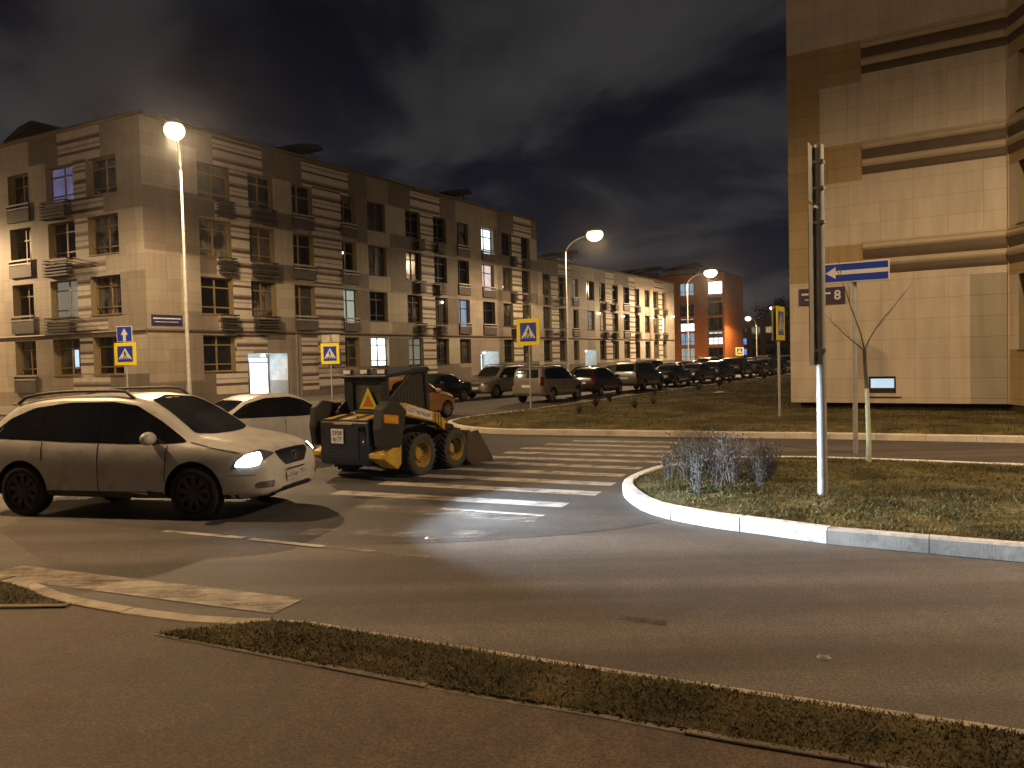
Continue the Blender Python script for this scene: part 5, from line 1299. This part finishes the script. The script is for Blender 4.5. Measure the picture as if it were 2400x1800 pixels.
# ------------------------------------------------------------------ road signs
SY = M('yellow sign board', (.72, .58, .015), .4, var=.04); SB = M('blue sign face', (.015, .045, .36), .4, var=.06); SWH = M('white sign face', (.58, .57, .55), .4, var=.05); SK = M('black pictogram', (.012, .012, .012), .5); SBACK = M('bare sign back', (.30, .295, .28), .5, .4, var=.2)
POLE = M('painted sign pole', (.36, .36, .35), .5, .3, var=.15, scale=5)
def figure(cx, cz, s):
    """the walking man of the crossing sign, as outlines"""
    P = lambda pts: [(cx+x*s, cz+z*s) for x, z in pts]
    hd = [(cx+(.06+.055*math.cos(a))*s, cz+(.42+.055*math.sin(a))*s) for a in np.linspace(0, 2*PI, 12, endpoint=False)]
    return [hd, P([(-.02, .35), (.10, .35), (.08, .02), (-.06, .02)]), P([(-.06, .04), (.06, .04), (-.06, -.20), (-.20, -.42), (-.28, -.38), (-.14, -.16)]), P([(.0, .06), (.09, .04), (.16, -.18), (.24, -.40), (.15, -.42), (.07, -.18)]),
            P([(.06, .34), (.10, .30), (.24, .12), (.20, .08), (.06, .22)]), P([(-.02, .34), (.02, .26), (-.10, .14), (-.20, .16), (-.20, .10), (-.08, .07)])]
def cross_panel(o, zb, s, y=-.06, flip=False):
    w_ = s/2; b = MB().box(-w_, w_, y-.012, y+.012, zb, zb+s); p = b.build('sign_panel', SY, o, bevel=.008)
    bs = .36*s/1.03; c = zb+s/2; k = -1 if flip else 1; yy = y-.0135
    MB().prism([(-bs, c-bs), (bs, c-bs), (bs, c+bs), (-bs, c+bs)], 'y', yy-.002, yy).build('blue_field', SB, p)
    t = bs*.90; MB().prism([(-t, c-t*.72), (t, c-t*.72), (0, c+t*.86)], 'y', yy-.0045, yy-.0025).build('white_triangle', SWH, p)
    m = MB()
    for pl_ in figure(0, c-.10*bs, bs*1.15): m.prism([(k*a, z) for a, z in pl_], 'y', yy-.007, yy-.005)
    for i in range(5):
        x = -t*.62+i*t*.31; m.prism([(x-.05*bs*2, c-t*.70), (x+.05*bs*2, c-t*.70), (x*.9+.03*bs*2, c-t*.52), (x*.9-.03*bs*2, c-t*.52)], 'y', yy-.007, yy-.005)
    m.build('pictogram', SK, p); return p
def pole(o, h, r=.038, name='pole', mat=None): return MB().lathe([(r, 0), (r, h), (.001, h+.005)], 14, 0, Matrix.Rotation(PI/2, 4, 'X')).build(name, mat or POLE, o, smooth=40)
GS = 'pedestrian crossing signs'
s1 = thing('crossing_sign', 'crossing sign with a blue one-way arrow plate above it, in front of the corner flats', 'road sign', (-17.65, 35.3, .1), math.radians(-4), GS)
pole(s1, 3.86); cross_panel(s1, 2.13, 1.03, flip=True)
a = MB().box(-.37, .37, -.072, -.05, 3.2, 3.92).build('arrow_panel', SWH, s1, bevel=.006)
MB().prism([(-.34, 3.23), (.34, 3.23), (.34, 3.89), (-.34, 3.89)], 'y', -.0765, -.0735).build('blue_field', SB, a)
MB().prism([(-.07, 3.24), (.07, 3.24), (.07, 3.52), (.17, 3.52), (0, 3.82), (-.17, 3.52), (-.07, 3.52)], 'y', -.080, -.0775).build('arrow', SWH, a)
s2 = thing('crossing_sign', 'crossing sign with a pale plate on top, behind the skid loader and the white sedan', 'road sign', (-8.95, 38.2, .0), math.radians(-17), GS)
pole(s2, 3.5); cross_panel(s2, 2.05, 1.03, flip=True)
a = MB().box(-.5, .5, .02, .04, 3.12, 3.5).build('plate', M('pale plate face', (.34, .32, .27), .5), s2)  # plain pale base colour
MB().prism([(-.06, 3.18), (.06, 3.2), (.04, 3.44), (-.05, 3.42)], 'y', .014, .018).build('plate_mark', SK, a)
s3 = thing('crossing_sign', 'crossing sign on a thin pole at the lawn kerb in front of the parked cars', 'road sign', (.72, 30.2, .13), math.radians(-32), GS)
pole(s3, 3.6, .032); cross_panel(s3, 2.46, 1.05)
s4 = thing('crossing_sign', 'crossing sign seen nearly edge-on in front of the pale block', 'road sign', (7.75, 22.3, .15), math.radians(58), GS)
pole(s4, 3.0); cross_panel(s4, 2.28, .98); MB().box(-.49, .49, .05, .07, 2.28, 3.26).build('rear_panel', SBACK, s4)
s5 = thing('crossing_sign', 'small far crossing sign at the foot of the orange brick block', 'road sign', (29.4, 99, .0), math.radians(-32), GS)
pole(s5, 2.8); cross_panel(s5, 1.75, 1.05)
tp = thing('sign_pole', 'tall grey sign pole on the grass island with its panels seen edge-on from behind', 'road sign', (4.06, 10.09, .19), PI/2-TH)
pole(tp, 4.58, .062)
for z0, z1 in ((1.72, 3.78), (3.82, 4.56)):
    m = MB().box(-.34, .30, .068, .080, z0, z1)
    p = m.build('sign_panel', SBACK, tp)
    for zz in (z0+.2, z1-.2): MB().box(-.07, .07, -.066, .067, zz-.02, zz+.02).build('clamp', GALV, p)
ar = thing('one_way_sign', 'long blue one-way sign with a white arrow pointing left, on the pole behind the sapling', 'road sign', (6.96, 15.6, .0), -TH)
pole(ar, 3.86, .047)
p = MB().box(-.56, .66, -.085, -.06, 3.47, 3.87).build('sign_panel', SWH, ar, bevel=.006)
MB().prism([(-.535, 3.495), (.635, 3.495), (.635, 3.845), (-.535, 3.845)], 'y', -.0895, -.0865).build('blue_field', SB, p)
MB().prism([(-.52, 3.67), (-.33, 3.79), (-.33, 3.712), (.655, 3.712), (.655, 3.628), (-.33, 3.628), (-.33, 3.55)], 'y', -.093, -.0905).build('arrow', SWH, p)

# ------------------------------------------------------------------ sapling, weeds, small shrubs
BARK = M('young bark', (.075, .058, .038), .85, var=.35, scale=14, bmp=.5, bscale=60); LIME = M('limewashed bark', (.42, .43, .27), .85, var=.25, scale=12)
sp = thing('sapling', 'bare sapling with a pale limewashed trunk and three thin boughs on the island', 'tree', (5.94, 12.84, .2))
MB().tube([(0, 0, -.05), (.01, 0, .4), (-.005, 0, .9), (-.01, .01, 1.25)], [.045, .04, .036, .033], 10).build('trunk', LIME, sp, smooth=60)
MB().tube([(-.01, .01, 1.25), (-.03, .02, 1.6), (-.045, .01, 1.9)], [.033, .03, .032], 10).build('upper_trunk', BARK, sp, smooth=60)
br = MB(); r_ = random.Random(9)
def bough(p, d, L, r, depth):
    pts = [Vector(p)]; d = Vector(d).normalized(); n = 6
    for i in range(n):
        d = (d+Vector((r_.uniform(-.16, .16), r_.uniform(-.16, .16), r_.uniform(-.02, .12)))).normalized(); pts.append(pts[-1]+d*L/n)
    br.tube(pts, [r*(1-.75*i/n) for i in range(n+1)], 6)
    if depth:
        for i in (2, 3, 4, 5):
            if r_.random() < .75: bough(pts[i], d+Vector((r_.uniform(-1, 1), r_.uniform(-1, 1), r_.uniform(.0, .7))), L*r_.uniform(.18, .36), r*.4, depth-1)
bough((-.045, .01, 1.88), (.42, .1, .85), 1.3, .012, 1); bough((-.045, .01, 1.88), (-.75, .1, .55), .95, .011, 1); bough((-.045, .01, 1.9), (-.12, 0, 1), 1.5, .014, 2)
br.build('branches', BARK, sp, smooth=60)
WEED = [M('dry weed stalks', (.070, .058, .045), .9, var=.35, scale=9), M('grey weed stalks', (.048, .042, .035), .9, var=.35, scale=9)]
def weed(seed, h):
    r = random.Random(seed); mb = MB()
    for k in range(r.randint(7, 12)):
        a = r.uniform(0, 2*PI); ln = r.uniform(.05, .5); H = h*r.uniform(.55, 1.05); p = Vector((r.uniform(-.06, .06), r.uniform(-.06, .06), -.02)); d = Vector((math.cos(a)*ln, math.sin(a)*ln, 1)).normalized(); pts = [p]; n = 6
        for i in range(n):
            d = (d+Vector((r.uniform(-.14, .14), r.uniform(-.14, .14), -.05*i*ln))).normalized(); pts.append(pts[-1]+d*H/n)
        mb.tube(pts, [.0075*(1-.6*i/n) for i in range(n+1)], 4, cap=False)
        for i in range(2, n+1):
            for q in range(r.randint(1, 3)):
                e = Vector((r.uniform(-1, 1), r.uniform(-1, 1), r.uniform(.1, 1))).normalized()*r.uniform(.05, .16); mb.tube([pts[i], pts[i]+e*.6, pts[i]+e], [.003, .0024, .0016], 3, cap=False)
                for z in range(1):
                    c = pts[i]+e*r.uniform(.5, 1); w_ = r.uniform(.006, .013); f_ = Vector((r.uniform(-1, 1), r.uniform(-1, 1), r.uniform(-1, 1))).normalized()*w_; g_ = f_.cross(Vector((r.random(), r.random(), r.random())).normalized()).normalized()*w_
                    mb.face([c-f_-g_, c+f_-g_, c+f_+g_, c-f_+g_])
    return mb
wp = [weed(31+i, .62).build('dry_weed', WEED[i % 2]) for i in range(5)]
r_ = random.Random(21); n = 0
while n < 34:
    x, y = r_.gauss(3.1, .6), r_.gauss(11.8, .62)
    if not (1.95 < x < 4.4 and 10.3 < y < 13.7): continue
    o = wp[n] if n < 5 else wp[n % 5].copy()
    if n >= 5: COL.objects.link(o)
    o.location = (x, y, .2); o.rotation_euler = (0, 0, r_.uniform(0, 6.28)); s = r_.uniform(.6, 1.15); o.scale = (s, s, s*r_.uniform(.85, 1.15))
    tag(o, 'dry grey weed stalks in the thicket at the rounded end of the island', 'weed', 'dry weeds on the island'); n += 1
SHR = [M('small dark shrub twigs', (.030, .027, .014), .9, var=.4, scale=6)]
sb = []
for k in range(3):
    r = random.Random(70+k); mb = MB()
    for q in range(16):
        a = r.uniform(0, 2*PI); d = Vector((math.cos(a)*r.uniform(.1, .6), math.sin(a)*r.uniform(.1, .6), 1)).normalized(); p = Vector((0, 0, 0)); e = p+d*r.uniform(.2, .55); mb.tube([p, (p+e)/2+Vector((r.uniform(-.03, .03),)*3), e], [.01, .007, .003], 4, cap=False)
        for z in range(14):
            c = p.lerp(e, r.uniform(.3, 1))+Vector((r.uniform(-.07, .07), r.uniform(-.07, .07), r.uniform(-.04, .04))); f_ = Vector((r.uniform(-1, 1), r.uniform(-1, 1), r.uniform(-.6, .6))).normalized()*.028; g_ = f_.cross(Vector((r.random(), r.random(), 1))).normalized()*.018
            mb.face([c-f_, c-g_, c+f_, c+g_])
    sb.append(mb.build('small_shrub', SHR))
for i, (x, y, s) in enumerate([(3.1, 28.6, 1.0), (4.3, 27.0, .8), (4.0, 31.4, 1.1), (6.6, 35.6, 1.0), (9.6, 39.6, 1.2), (11.6, 43.0, 1.4), (13.2, 46.6, 1.5), (5.4, 29.4, .7), (17.5, 53.4, 1.4), (2.2, 25.4, .8)]):
    o = sb[i] if i < 3 else sb[i % 3].copy()
    if i >= 3: COL.objects.link(o)
    o.location = (x, y, .2); o.scale = (s, s, s); o.rotation_euler = (0, 0, i*1.3)
    tag(o, 'low dark twiggy shrub scattered over the far lawn', 'shrub', 'small shrubs on the far lawn')
# trees standing behind the last buildings
def far_tree(loc, h, label, seed):
    t = thing('tree', label, 'tree', (*loc, 0)); r = random.Random(seed)
    MB().tube([(0, 0, 0), (.1, 0, h*.3), (0, .1, h*.6)], [.35, .28, .12], 8).build('trunk', BARK, t)
    mb = MB()
    for k in range(26):
        a = r.uniform(0, 2*PI); rad = r.uniform(0, h*.24); c = Vector((math.cos(a)*rad, math.sin(a)*rad, h*r.uniform(.42, .95)))
        for q in range(60):
            d = Vector((r.gauss(0, 1), r.gauss(0, 1), r.gauss(0, .8)))*h*.045; p = c+d; f_ = Vector((r.uniform(-1, 1), r.uniform(-1, 1), r.uniform(-1, 1))).normalized()*.35; g_ = f_.cross(Vector((r.random(), r.random(), 1))).normalized()*.22
            mb.face([p-f_, p-g_, p+f_, p+g_])
    mb.build('crown', M('night foliage', (.03, .028, .018), .9, var=.4), t)
far_tree((96, 268), 22, 'dark tree rising behind the farther brick block', 4); far_tree((88, 262), 19, 'lower dark tree just left of the taller one behind the brick block', 5)
# bits of litter on the carriageway
PAPER = M('white scrap paper', (.62, .66, .66), .7)
for i, (x, y, s, lab) in enumerate([(-.99, 8.98, .085, 'bright curl of white litter on the road near the crossing'), (2.08, 5.18, .05, 'small white scrap on the road near the verge')]):
    mb = MB(); 
    for k in range(5):
        a = -1.2+k*.55; b = a+.55; mb.face([(math.sin(a)*s, math.cos(a)*s*.6, .004), (math.sin(b)*s, math.cos(b)*s*.6, .006), (math.sin(b)*s*.6, math.cos(b)*s*.3, .03), (math.sin(a)*s*.6, math.cos(a)*s*.3, .022)])
    tag(mb.build('litter', PAPER, loc=(x, y, .004), rz=PI*.95), lab, 'litter')
# ------------------------------------------------------------------ thin air volume added to give the lamps halos
hzm = bpy.data.materials.new('halo air'); hzm.use_nodes = True; hn = hzm.node_tree; hn.nodes.clear()
ho = N(hn, 'ShaderNodeOutputMaterial'); hv = N(hn, 'ShaderNodeVolumePrincipled'); hv.inputs['Color'].default_value = (.9, .9, .9, 1); hv.inputs['Density'].default_value = .00025; hv.inputs['Anisotropy'].default_value = .92
hn.links.new(hv.outputs[0], ho.inputs['Volume'])
kind(MB().box(-120, 190, -60, 330, -1.1, 24).build('halo_haze', hzm), 'stuff')
